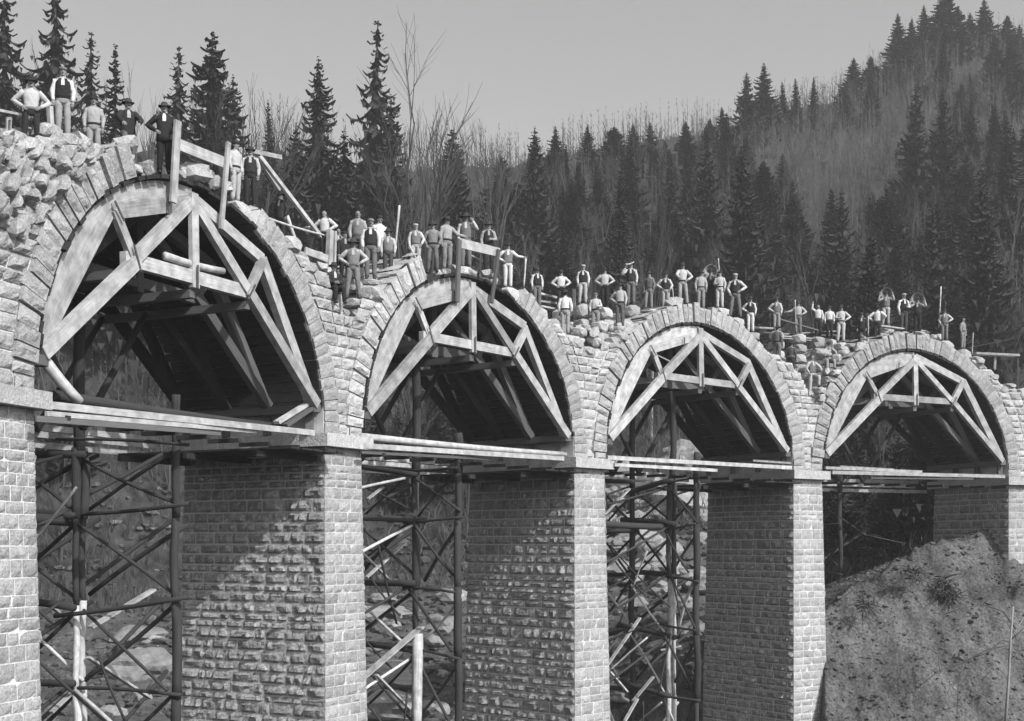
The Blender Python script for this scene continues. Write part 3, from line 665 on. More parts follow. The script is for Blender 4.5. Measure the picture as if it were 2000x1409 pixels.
# ------------------------------------------------------------------ loose stones
def stones(spots, label, group, size=.3):
    for (px, py, u, sc) in spots:
        p = at(px, py, u); x = MB(); al, inn = frame(0)
        r = rnd.random()*3; ax = (Vector((cos(r), sin(r), .1)).normalized(), Vector((-sin(r), cos(r), .05)).normalized(), Vector((0, 0, 1)))
        sz = size*sc
        x.block((0, 0, sz*.3), ax, (sz*rnd.uniform(.9, 1.5), sz*rnd.uniform(.7, 1.1), sz*rnd.uniform(.6, .9)), jit=.22, tone=rnd.uniform(-.05, .2))
        s, z = inv(px, py, u); o = x.obj('loose_stone', 'stone'); o.location = (p.x, p.y, max(top(s, u)-.03, p.z-.06))
        tag(o, label, 'stone', group)
stones([(235+i*9+rnd.uniform(-3, 3), 334+rnd.uniform(-3, 5), rnd.uniform(.1, 1.4), rnd.uniform(.5, 1.1)) for i in range(8)] +
       [(358, 338, .3, .8), (380, 346, .2, 1.5), (398, 352, .25, 1.2), (418, 365, .3, 1.1), (430, 372, .3, .9), (368, 340, .6, 1)], 'rough stone lying loose by the open crown of the nearest arch', 'stones by the open crown of the nearest arch', .4)
stones([(890, 535, .4, 1.2), (905, 532, .3, 1), (915, 530, .4, .8), (950, 536, .3, .9), (958, 540, .3, .8), (855, 535, .5, .7), (870, 533, .5, .8)], 'rough stone lying loose by the open crown of the second arch', 'stones by the open crown of the second arch', .35)
stones([(rnd.uniform(1130, 1230), rnd.uniform(640, 690), rnd.uniform(.1, .8), rnd.uniform(.6, 1.3)) for i in range(22)], 'broken stone heaped in the dip left of the third arch', 'stones heaped left of the third arch', .4)
stones([(rnd.uniform(1600, 1690), rnd.uniform(680, 735), rnd.uniform(.1, 1), rnd.uniform(.6, 1.3)) for i in range(20)], 'broken stone heaped in the dip left of the rightmost arch', 'stones heaped left of the rightmost arch', .4)
stones([(1313, 600, .5, 1.3), (1322, 603, .4, .8)] , 'rough stone on the third arch crown', 'stones on the third arch', .5)
stones([(rnd.uniform(1720, 1850), rnd.uniform(650, 668), rnd.uniform(.3, 1.6), rnd.uniform(.5, 1.1)) for i in range(18)], 'rough stone lying on top of the rightmost arch', 'stones on top of the rightmost arch', .4)
stones([(rnd.uniform(560, 650), rnd.uniform(490, 540), rnd.uniform(.1, 1.5), rnd.uniform(.6, 1.2)) for i in range(14)], 'rough stone on the stepped wall right of the nearest arch', 'stones on the wall right of the nearest arch', .4)
stones([(rnd.uniform(0, 200), rnd.uniform(296, 345), rnd.uniform(.0, .3), rnd.uniform(.6, 1.2)) for i in range(30)], 'rough upright stone on the wall top under the leftmost men', 'stones on the wall top at the left', .3)

# ------------------------------------------------------------------ rubble of the riverbed and the bank
def scatter(name, n, fn, rr, matn, seed):
    r = random.Random(seed); x = MB()
    for k in range(n):
        q = fn(r)
        if q is None: continue
        X, Y = q; z = ground(X, Y); h = r.uniform(*rr)*r.uniform(.6, 1.4)
        x.blob((X, Y, z+h*.15), (h*r.uniform(.8, 1.6), h*r.uniform(.7, 1.2), h*r.uniform(.4, .8)), k, 1, .35, r.random()*6, r.uniform(-.4, .35))
    o = x.obj(name, matn); o['kind'] = 'stuff'; return o
scatter('bank_rubble', 2600, lambda r: (lambda Y: (r.uniform(.25, .42)*Y, Y))(r.uniform(46, 66)), (.02, .085), 'earth', 5)
scatter('bank_clods', 420, lambda r: (lambda Y: (r.uniform(.25, .42)*Y, Y))(r.uniform(46, 64)), (.05, .13), 'earth', 15)
scatter('riverbed_rubble', 3800, lambda r: (lambda Y: (r.uniform(-.38, .2)*Y, Y))(r.uniform(58, 98)), (.1, .42), 'earth', 6)
r_ = random.Random(12)
BO = []
for k in range(75):
    if k < 50: px, Y = r_.uniform(1185, 1375), r_.uniform(66, 97)
    elif k < 66: px, Y = r_.uniform(705, 905), r_.uniform(62, 88)
    else: px, Y = r_.uniform(200, 350), r_.uniform(60, 85)
    BO.append((px, Y, r_.uniform(.4, 1.4)*(1.3 if Y > 80 else .9)))
BO += [(735, 66, 2.6), (760, 72, 1.8), (1345, 92, 2.6), (1215, 84, 2.2), (290, 74, 2.4), (1330, 97, 2.2), (300, 62, 1.1)]
for k, (px, Y, h) in enumerate(BO):
    X = (px-CXP)/FPX*Y; x = MB(); x.blob((0, 0, 0), (h*r_.uniform(.7, 1.2), h*r_.uniform(.6, .9), h*r_.uniform(.35, .6)), k+50, 3, .3, r_.random()*3, r_.uniform(-.15, .3))
    o = x.obj('boulder', 'boulder'); o.location = (X, Y, ground(X, Y)+h*.1)
    if px > 1000: lb, g = 'pale angular boulder on the river bank behind the third arch', 'pale boulders behind the third arch'
    elif px > 600: lb, g = 'pale boulder in the stream bed between the second and third pier', 'boulders between the second and third pier'
    else: lb, g = 'grey boulder on the slope behind the nearest scaffold', 'boulders behind the nearest scaffold'
    if h > 1.7 and k >= 75: lb = {735: 'largest pale boulder beside the nearest whole pier, low in the picture', 760: 'broad boulder just behind the thick lit scaffold post', 1345: 'big wedge of pale rock right of the middle scaffold post', 1215: 'big flat slab of pale rock low beside the middle pier', 290: 'big rough rock behind the long lit brace at the left', 1330: 'high pale rock nearest the wood, behind the third arch'}.get(px, lb)
    tag(o, lb, 'boulder', g)
x = MB(); p = atY(705, 1185, 84)
al = Vector((1, 0, 0))
x.block((0, 0, -1.5), (Vector((1, .15, 0)).normalized(), Vector((-.15, 1, 0)).normalized(), Vector((0, 0, 1))), (7.5, 6, 3), jit=.06)
o = x.obj('rock_ledge', 'boulder'); o.location = p; tag(o, 'flat pale rock ledge with a dark undercut behind the second arch', 'rock ledge')

# ------------------------------------------------------------------ trees
def spruce_mesh(seed, H=10, R=1.9, droop=.35, lv=46, dens=1.0, base=.06, power=.85):
    r = random.Random(seed); x = MB()
    for L in range(lv):
        t = (L+r.random()*.6)/lv; z0_ = z = H*(base+(1-base)*t); rad = R*(1-t)**power*(1+.12*sin(t*23+seed))+.05
        n = max(4, int((5+5*(1-t))*dens)); o = r.random()*6
        for k in range(n):
            if r.random() < .12: continue
            z = z0_+r.uniform(-.9, .9)*H/lv*(1.4-t)
            a = o+2*pi*k/n+r.uniform(-.25, .25); l = rad*r.uniform(.45, 1.18); ca, sa = cos(a), sin(a)
            m = 5 if l > .5 else 3; prev = None
            dz = droop*l*r.uniform(.7, 1.2)
            for j in range(m+1):
                f = j/m; rr_ = l*f; zz = z-dz*sin(f*2.2)+.12*l*f*f*f
                wd = (.04+.2*l*(1-f)**.6*min(1, f*3+.25))*r.uniform(.6, 1.3)
                c = (rr_*ca, rr_*sa, zz); lft = (c[0]-sa*wd, c[1]+ca*wd, zz-wd*r.uniform(.3, .9)); rg = (c[0]+sa*wd, c[1]-ca*wd, zz-wd*r.uniform(.3, .9))
                if prev is not None and r.random() < .93:
                    tone = r.uniform(-.3, .3)+.25*f
                    x.add([prev[0], c, lft, prev[1]], [(0, 1, 2, 3)], None, tone); x.add([prev[0], prev[2], rg, c], [(0, 1, 2, 3)], None, tone)
                prev = (c, lft, rg)
            # hanging sprays
            if l > .4:
                for q in range(5):
                    f = r.uniform(.3, 1); zz = z-dz*sin(f*2.2); hl = r.uniform(.12, .3)*l
                    c = Vector((l*f*ca, l*f*sa, zz)); w_ = Vector((r.uniform(-1, 1), r.uniform(-1, 1), 0))*.09*l
                    x.add([c-w_, c+w_, c+Vector((0, 0, -hl))], [(0, 1, 2)], None, r.uniform(-.3, .2))
    tr = MB(); tr.tube([(0, 0, -1), (0, 0, H*.5), (0, 0, H*.98)], [R*.075, R*.05, R*.01], 6)
    return x, tr
def bare_mesh(seed, H=10, spread=.45, levels=4):
    r = random.Random(seed); x = MB(); tr = MB()
    def grow(p, d, L, rad, lev, target):
        n = 3; pts = [p]; q = p; dd = d
        for j in range(n):
            dd = (dd+Vector((r.uniform(-1, 1), r.uniform(-1, 1), r.uniform(-.2, .6)))*.10).normalized(); q = q+dd*L/n; pts.append(q)
        target.tube(pts, [rad, rad*.85, rad*.7, rad*.5], 5 if lev == 0 else 3, cap=False)
        if lev >= levels: return
        for j in range(3 if lev < 2 else 4 if lev < 3 else 3):
            f = r.uniform(.35, 1); i = min(2, int(f*3)); b = pts[i]+(pts[i+1]-pts[i])*(f*3-i)
            side = Vector((r.uniform(-1, 1), r.uniform(-1, 1), 0)).normalized()
            grow(b, (dd+side*spread*r.uniform(.6, 1.4)+Vector((0, 0, .25))).normalized(), L*r.uniform(.5, .75), rad*.5, lev+1, x)
    grow(Vector((0, 0, -.5)), Vector((0, 0, 1)), H*.5, H*.011, 0, tr)
    if spread > .3: grow(Vector((0, 0, H*.1)), Vector((.25, .1, 1)).normalized(), H*.45, H*.008, 0, tr)
    return x, tr
SP = []
for k, (R, dr, dens, pw, lv) in enumerate([(1.9, .35, 1.5, .85, 56), (1.9, .6, 1.15, .75, 40), (2.2, .45, 1.5, .8, 54), (1.25, .3, 1.5, .9, 56), (1.9, .25, 1.7, .65, 60)]):
    a, b = spruce_mesh(k+3, 10, R, dr, lv, dens, power=pw)
    root = thing('spruce', (0, 0, 0), 'spruce', 'tree'); a.obj('crown', 'needle', root); b.obj('trunk', 'bark', root); SP.append((root, R))
BT = []
for k, (sp_, m) in enumerate([(.45, 'twig'), (.3, 'twig'), (.55, 'twig'), (.22, 'birch')]):
    a, b = bare_mesh(k+30, 10, sp_)
    root = thing('bare_tree', (0, 0, 0), 'bare tree', 'tree'); a.obj('crown', 'twig', root); b.obj('trunk', m, root); BT.append(root)
used = set()
def place_tree(src, X, Y, H, wf, label, group):
    z = ground(X, Y)-.2; rz = rnd.random()*6.28; hz = H/10; wz = hz*wf
    if id(src) not in used:
        used.add(id(src)); src.location = (X, Y, z); src.rotation_euler = (0, 0, rz); src.scale = (wz, wz, hz); tag(src, label, 'tree', group); return src
    o = copy_thing(src, (X, Y, z), rz, (wz, wz, hz), label, group); return o
HERO = [  # px, top y, depth, half width px, variant, label
 (8, -60, 58, 70, 1, 'tall spruce cut by the top left corner of the photo'), (112, -70, 66, 75, 1, 'wide drooping spruce behind the two tallest men at the left'),
 (165, 60, 78, 50, 1, 'ragged spruce right behind the wide drooping one at the left'),
 (225, 88, 82, 48, 3, 'slim spire-topped spruce above the boy in the pale shirt'), (345, 88, 92, 48, 1, 'loose broad-topped spruce left of the dense dark one'),
 (415, 64, 88, 68, 4, 'dense dark pointed spruce behind the open crown barrier'), (455, 150, 95, 60, 2, 'shorter dark spruce on the right flank of the dense pointed one'), (533, 195, 118, 18, 3, 'tiny far spruce in the gap of bare trees'),
 (625, 110, 84, 72, 2, 'dark broad spruce left of the tallest one'), (720, 38, 90, 66, 1, 'tallest spruce with drooping tiers in the middle left'), (765, 195, 96, 55, 2, 'stocky dark spruce on the right foot of the tallest one'), (565, 245, 92, 60, 2, 'low wide spruce left of the dark broad one'),
 (680, 250, 94, 60, 2, 'low spruce filling the gap between the two tall ones'),
 (896, 248, 108, 38, 4, 'round-shouldered small spruce among bare trees'), (1042, 250, 98, 55, 2, 'dark spruce with a narrow knob top standing in front of the far wood'), (1042, 262, 99, 20, 4, 'small dense spruce tip grown through the knob-topped one'),
 (1085, 245, 140, 30, 0, 'first small spruce of the far row right of the knob-topped one'), (1148, 240, 145, 26, 0, 'second spruce of the far row with a sharp tip'), (1200, 245, 150, 34, 4, 'third broad spruce of the far row'), (1240, 240, 150, 30, 0, 'fourth spruce of the far row, beside the broad one'), (1273, 238, 150, 24, 3, 'thin spruce of the far row before the domed bare tree'),
 (1340, 236, 155, 24, 3, 'spruce of the far row right of the domed bare tree'), (1385, 230, 158, 26, 0, 'last spruce of the far row below the twin spruces'), (1412, 208, 165, 26, 0, 'small spruce at the foot of the twin spruces'),
 (1215, 320, 112, 36, 3, 'dark slender spruce in front of the far row'), (1305, 295, 112, 38, 0, 'left of three dark spruces in front of the right hill'), (1345, 300, 116, 36, 2, 'middle of three dark spruces in front of the right hill'), (1385, 250, 120, 50, 0, 'tallest of three dark spruces in front of the right hill'), (1458, 285, 112, 68, 2, 'wide dark pyramid spruce below the twin spruces'),
 (1458, 140, 190, 30, 2, 'left and shorter of the twin spruces on the ridge'), (1490, 122, 190, 36, 0, 'right and taller of the twin spruces on the ridge'),
 (1533, 158, 200, 16, 3, 'thin ridge spruce just right of the twins'), (1556, 152, 205, 16, 3, 'second thin ridge spruce among bare trees'), (1588, 148, 208, 14, 3, 'third thin ridge spruce among bare trees'),
 (1665, 112, 205, 30, 0, 'ridge spruce where the skyline starts to climb'), (1702, 108, 205, 28, 2, 'ridge spruce left of the two tall climbing tips'), (1757, 26, 205, 34, 0, 'left of two tall tips on the climbing skyline'), (1778, 38, 208, 24, 3, 'right of two tall tips on the climbing skyline'),
 (1808, 10, 210, 30, 0, 'high ridge spruce reaching the top edge, left'), (1845, -10, 212, 44, 4, 'broad high ridge spruce reaching the top edge'), (1870, 10, 214, 28, 2, 'high ridge spruce right of the broad one'), (1895, 25, 214, 26, 0, 'narrow high ridge spruce before the corner'), (1925, -5, 218, 30, 0, 'top right ridge spruce with a thin tip'), (1965, 30, 218, 26, 3, 'ridge spruce nearest the right top corner'),
 (1845, 170, 190, 42, 2, 'dark spruce high on the right slope under the skyline'), (1780, 150, 180, 36, 0, 'dark spruce on the right slope below the two tall tips'),
 (1640, 370, 135, 54, 2, 'lone dark spruce in the middle of the right slope'), (1757, 385, 140, 26, 0, 'small slim spruce right of the lone dark one'), (1690, 455, 128, 60, 4, 'low bushy spruce behind the far arch'),
 (1835, 400, 115, 52, 1, 'layered spruce low on the right slope, left of two'), (1868, 395, 118, 40, 0, 'dark spruce touching the layered one low on the right'), (1930, 315, 112, 62, 0, 'big dark spruce at the right edge, low'), (1975, 230, 118, 50, 2, 'dark spruce cut by the right edge'), (1905, 480, 108, 50, 2, 'low spruce under the big one at the right edge')]
for px, ty, Y, hw, var, lb in HERO:
    src, R = SP[var]; best = None
    rd = lerp_tab(RIDGE_D, px)
    for d in np.arange(rd-14 if Y >= 140 and (ty < 260 or px > 1440) and Y > 139 and px > 1060 and ty < 260 and not (1770 < px < 1850 and ty > 140) else 94, rd+(2 if px < 1100 else 4), 1.5):      # the distance at which it stands on the slope in its own proportions
        X = (px-CXP)/FPX*d; H = HC+(YHP-ty)*d/FPX-ground(X, d); wm = hw*((1.9 if var in (2, 4) else 1.65) if px < 900 else 1.4)/FPX*d; e = abs(H/wm-10/R)
        if H > 3 and (best is None or e < best[0]): best = (e, d, H, wm, X)
    _, Y, H, wm, X = best; wf = (wm/R)/(H/10)
    place_tree(src, X, Y, H*1.02, wf, lb, 'spruces on the slopes')
r4 = random.Random(5)
for k in range(46):
    px = r4.uniform(470, 1000) if k < 38 else r4.uniform(0, 460); d = r4.uniform(98, 121); X = (px-CXP)/FPX*d; H = r4.uniform(5, 9)
    if YHP-(ground(X, d)+H-HC)*FPX/d < 235+.06*abs(px-650): continue
    place_tree(SP[r4.choice([0, 2, 4, 1])][0], X, d, H, r4.uniform(1.1, 1.8), 'low dark spruce at the foot of the tall ones behind the men', 'low spruces behind the nearest arches')
r2 = random.Random(77); cnt = 0; sk = 0
while cnt < 165 and sk < 5000:
    sk += 1
    px = r2.uniform(-60, 2080) if r2.random() < .35 else r2.uniform(950, 2060); d = r2.uniform(98, 232); dr = lerp_tab(RIDGE_D, px)
    if d > dr+2: continue
    if noise.noise(Vector((px*.006, d*.05, 4))) < -.12: continue
    X = (px-CXP)/FPX*d; H = r2.uniform(5, 11)*(.8 if px < 900 else 1)
    yt = YHP-(ground(X, d)+H-HC)*FPX/d
    lim = lerp_tab([(0, 150), (200, 190), (470, 200), (560, 240), (800, 250), (860, 260), (960, 285), (1100, 262), (1400, 240), (1440, 190), (1520, 180), (1640, 170), (1720, 110), (1800, 40), (2000, 40)], px)
    if yt < lim: continue
    src, R = SP[r2.choice([0, 0, 2, 3, 4])]
    place_tree(src, X, d, H, r2.uniform(1.0, 2.0), ['dark spruce in the wood on the far right slope', 'dark spruce in the wood behind the second arch', 'dark spruce in the wood behind the nearest arch'][0 if px > 1250 else 1 if px > 650 else 2], 'spruces filling the wood behind the viaduct'); cnt += 1
BH = [(490, 95, 105, 1.0, 0, 'fan-shaped bare tree right of the dense dark spruce'), (470, 130, 110, .8, 1, 'thin bare tree touching the dense dark spruce'), (560, 190, 120, .9, 0, 'bare tree left of the dark broad spruce'), (520, 210, 122, .8, 1, 'small bare tree in the far gap'),
 (815, 165, 105, 1.1, 2, 'wide many-stemmed bare tree right of the tallest spruce'), (850, 178, 108, 1.0, 0, 'leaning bare tree right of the many-stemmed one'), (785, 175, 110, .9, 1, 'upright bare tree left of the many-stemmed one'),
 (935, 235, 120, .8, 1, 'thin bare tree on the low skyline, first of a row'), (955, 225, 125, .8, 0, 'second bare tree of the row on the low skyline'), (985, 238, 125, .9, 1, 'third bare tree of the row on the low skyline'), (1005, 255, 128, .8, 0, 'last bare tree of the row on the low skyline'),
 (285, 130, 110, .8, 1, 'faint bare tree between two spruces at the left'), (185, 150, 115, .9, 1, 'faint bare tree behind the boy at the left'), (60, 90, 110, .9, 1, 'bare tree in the gap at the far left'), (1295, 232, 165, 1.5, 2, 'domed bare tree on the far row'),
 (1572, 150, 208, 1, 1, 'grey bare tree on the ridge, left of the group'), (1610, 150, 210, 1, 0, 'grey bare tree on the ridge, middle of the group'), (1640, 140, 210, 1, 1, 'grey bare tree on the ridge, right of the group'), (1725, 90, 212, 1, 0, 'bare tree on the ridge below the two tall tips'), (1700, 95, 212, 1, 1, 'bare tree on the climbing ridge'), (1272, 335, 100, .5, 3, 'tall pale birch trunk in front of the right hill'), (1700, 400, 110, .5, 3, 'pale slim birch behind the far arch')]
for px, ty, Y, wf, var, lb in BH:
    X = (px-CXP)/FPX*Y; H = max(5, HC+(YHP-ty)*Y/FPX-ground(X, Y)); place_tree(BT[var], X, Y, H*1.05, wf*.9, lb, 'bare trees on the slopes')
cnt = sk = 0
while cnt < 270 and sk < 4000:
    sk += 1
    px = r2.uniform(-60, 2080); d = r2.uniform(90, 225); dr = lerp_tab(RIDGE_D, px)
    if d > dr: continue
    X = (px-CXP)/FPX*d; H = r2.uniform(6, 11)
    yt = YHP-(ground(X, d)+H-HC)*FPX/d
    lim = lerp_tab([(0, 130), (470, 180), (560, 220), (800, 200), (860, 240), (960, 245), (1100, 262), (1400, 230), (1440, 190), (1520, 150), (1640, 150), (1720, 100), (1800, 40), (2000, 30)], px)
    if yt < lim: continue
    place_tree(BT[r2.choice([0, 1, 2, 1])], X, d, H, r2.uniform(.8, 1.2), ['grey bare tree in the wood on the far right slope', 'grey bare tree in the wood behind the second arch', 'grey bare tree in the wood behind the nearest arch'][0 if px > 1250 else 1 if px > 650 else 2], 'bare trees filling the wood behind the viaduct'); cnt += 1
for k in range(16):
    px = 1615+k*14+r2.uniform(-8, 8); d = r2.uniform(72, 90); X = (px-CXP)/FPX*d
    place_tree(SP[r2.choice([0, 2, 4])][0], X, d, r2.uniform(4.5, 8), r2.uniform(1.2, 1.9), 'young dark spruce in the shade behind the earth bank', 'young spruces behind the earth bank')
# twigs, roots and a sapling on the bank
BS = 'bare twigs and roots on the earth bank'
def twig(pts, Y, r, label, name='bare_branch', m='bark', sub=3):
    P0 = [atY(px, py, Y+0*i) for i, (px, py) in enumerate(pts)]; x = MB(); x.tube(P0, [r*(1-.7*i/len(P0)) for i in range(len(P0))], 5)
    for q in range(sub):
        i = rnd.randrange(1, len(P0)); L = (P0[-1]-P0[0]).length*.25; d = Vector((rnd.uniform(-1, 1), rnd.uniform(-.5, .5), rnd.uniform(-.2, 1))).normalized(); x.tube([P0[i], P0[i]+d*L*.5+Vector((0, 0, .05*L)), P0[i]+d*L], [r*.4, r*.3, r*.12], 4)
    o = x.obj(name, m, None, True); b = P0[0]; o.data.transform(Matrix.Translation(-b)); o.location = b; tag(o, label, 'branch', BS)
twig([(1985, 1230), (1960, 1195), (1920, 1180), (1880, 1188), (1845, 1200)], 44, .03, 'long dark bare twig arching left over the earth bank')
twig([(1985, 1245), (1965, 1215), (1925, 1200), (1885, 1205)], 43, .022, 'thin twig just below the long arching one')
twig([(1900, 1285), (1930, 1275), (1958, 1250), (1985, 1262)], 42, .025, 'short forked twig low at the right edge of the bank')
twig([(1985, 1258), (1930, 1268), (1880, 1295), (1835, 1310), (1790, 1345)], 41, .028, 'long twig slanting down left across the lower bank', sub=5)
twig([(1885, 1290), (1872, 1330), (1870, 1380), (1868, 1420)], 42, .02, 'drooping twig hanging down the lower bank')
for k in range(9):
    px, py = rnd.uniform(1680, 1960), rnd.uniform(1080, 1380); l_ = rnd.uniform(30, 90); a_ = rnd.uniform(2.2, 3.6)
    s_, z_ = inv(px, py, -1.5)
    twig([(px+l_*cos(a_)*t, py+l_*sin(a_)*t-14*sin(pi*t)) for t in (0, .35, .7, 1)], P(s_, -2, 0).y-5+rnd.uniform(-2, 0), .014, 'thin bare twig lying across the face of the earth bank', sub=3)
twig([(1640, 1010), (1690, 1045), (1760, 1060)], 60, .03, 'bare twig reaching out of the shade above the crest of the bank')
twig([(1962, 1440), (1970, 1330), (1974, 1250), (1979, 1185)], 38, .05, 'pale slim sapling trunk standing at the lower right edge', 'sapling', 'birch', 2)
for k, (px, py, L) in enumerate([(1845, 1100, 9), (1850, 1200, 12), (1785, 1080, 7), (1690, 1140, 6)]):
    x = MB(); s_, z_ = inv(px, py, -.5); c = P(s_, -.5, z_); g_ = ground(c.x, c.y); c.z = max(g_, c.z-1)+.1
    for q in range(L*5):
        d = Vector((rnd.uniform(-1, 1), rnd.uniform(-1, .2), rnd.uniform(-1.2, .5))).normalized()*rnd.uniform(.4, 1.3); m_ = c+d*.5+Vector((rnd.uniform(-.2, .2), 0, rnd.uniform(-.1, .2)))
        x.tube([c+Vector((rnd.uniform(-.4, .4), rnd.uniform(-.3, .3), rnd.uniform(-.3, .3))), m_, c+d], [.03, .02, .006], 4)
    o = x.obj('root_clump', 'bark', None, True); o.data.transform(Matrix.Translation(-c)); o.location = c
    tag(o, ['tangle of dark roots under the crest of the earth bank', 'dark root stump in the middle of the bank face', 'small root tangle at the crest left of the dark roots', 'wiry roots at the lower end of the crest'][k], 'roots', BS)
# undergrowth: twiggy tufts all over the slopes, one mass
x = MB(); r3 = random.Random(3)
for k in range(16000):
    px = r3.uniform(-200, 2150); d = 88+(r3.random()**1.4)*140
    if px > 1580 and k % 4 == 0: d = r3.uniform(68, 96)
    if d > lerp_tab(RIDGE_D, px)+3: continue
    X = (px-CXP)/FPX*d; b = Vector((X, d, ground(X, d)-.1)); h = r3.uniform(.6, 2.4)
    for q in range(4):
        dv = Vector((r3.uniform(-.5, .5), r3.uniform(-.5, .5), 1)).normalized()*h*r3.uniform(.5, 1); w_ = Vector((.012+.006*h, 0, 0))*r3.uniform(.8, 2.2)
        m_ = b+dv*.5+Vector((r3.uniform(-.3, .3), 0, 0)); x.add([b-w_, b+w_, m_+w_, b+dv, m_-w_], [(0, 1, 2, 3, 4)], None, r3.uniform(-.5, .5))
x.obj('undergrowth', 'twig')['kind'] = 'stuff'
x = MB()
for k in range(15000):
    px = r3.uniform(-200, 2150); d = 100+(r3.random())*135
    if d > lerp_tab(RIDGE_D, px)+3 or noise.noise(Vector((px*.01, d*.07, 1))) < -.3: continue
    X = (px-CXP)/FPX*d; b = Vector((X, d, ground(X, d)-.1)); h = r3.uniform(2.5, 6.5); tn = r3.uniform(-.4, .5)+(.4 if r3.random() < .1 else 0)
    w_ = Vector((.035, 0, 0)); tp_ = b+Vector((r3.uniform(-.3, .3), 0, h)); x.add([b-w_, b+w_, tp_], [(0, 1, 2)], None, tn)
    for q in range(11):
        f_ = r3.uniform(.25, .95); c = b+(tp_-b)*f_; dv = Vector((r3.uniform(-1, 1), r3.uniform(-1, 1), r3.uniform(.5, 1.3)))*h*.2*(1.15-f_); w2 = Vector((.028, 0, .01))
        x.add([c-w2, c+w2, c+dv], [(0, 1, 2)], None, tn)
x.obj('thicket', 'twig')['kind'] = 'stuff'

# ------------------------------------------------------------------ people
PEND = []
def skin_body(edges_v, edges, radii):
    me = bpy.data.meshes.new('tmp'); me.from_pydata(edges_v, edges, []); ob = bpy.data.objects.new('tmp', me); C.objects.link(ob)
    md = ob.modifiers.new('s', 'SKIN'); md.use_smooth_shade = True; ob.modifiers.new('b', 'SUBSURF').levels = 1
    sv_ = me.skin_vertices[0].data
    for k, r in enumerate(radii): sv_[k].radius = (r, r); sv_[k].use_root = (k == 0)
    return ob
ARM = {'down': ((.07, .02, -.27), (.05, -.05, -.52)), 'hip': ((.23, .09, -.22), (.02, -.07, -.38)), 'front': ((.07, -.04, -.27), (-.10, -.22, -.30)),
       'up': ((.14, -.06, .10), (.10, -.10, .36)), 'shoulder': ((.18, -.10, -.17), (.04, -.16, .06)), 'out': ((.2, -.02, -.18), (.42, -.1, -.22)),
       'back': ((.12, .14, -.24), (-.04, .16, -.42)), 'knee': ((.1, -.2, -.2), (.02, -.38, -.34)), 'load': ((.2, -.05, -.12), (.14, -.1, .14)), 'pocket': ((.12, .04, -.26), (.03, -.06, -.46))}
LEG = {'stand': ((.10, -.01, .49), (.11, .02, .08)), 'wide': ((.15, -.01, .49), (.2, .02, .08)), 'raised': ((.14, -.30, .78), (.15, -.27, .40)), 'step': ((.13, -.17, .52), (.15, -.1, .10)),
       'relax': ((.13, -.1, .49), (.17, -.03, .08)), 'sit': ((.13, -.42, .93), (.15, -.44, .52)), 'crouch': ((.18, -.34, 1.0), (.17, -.08, .58))}
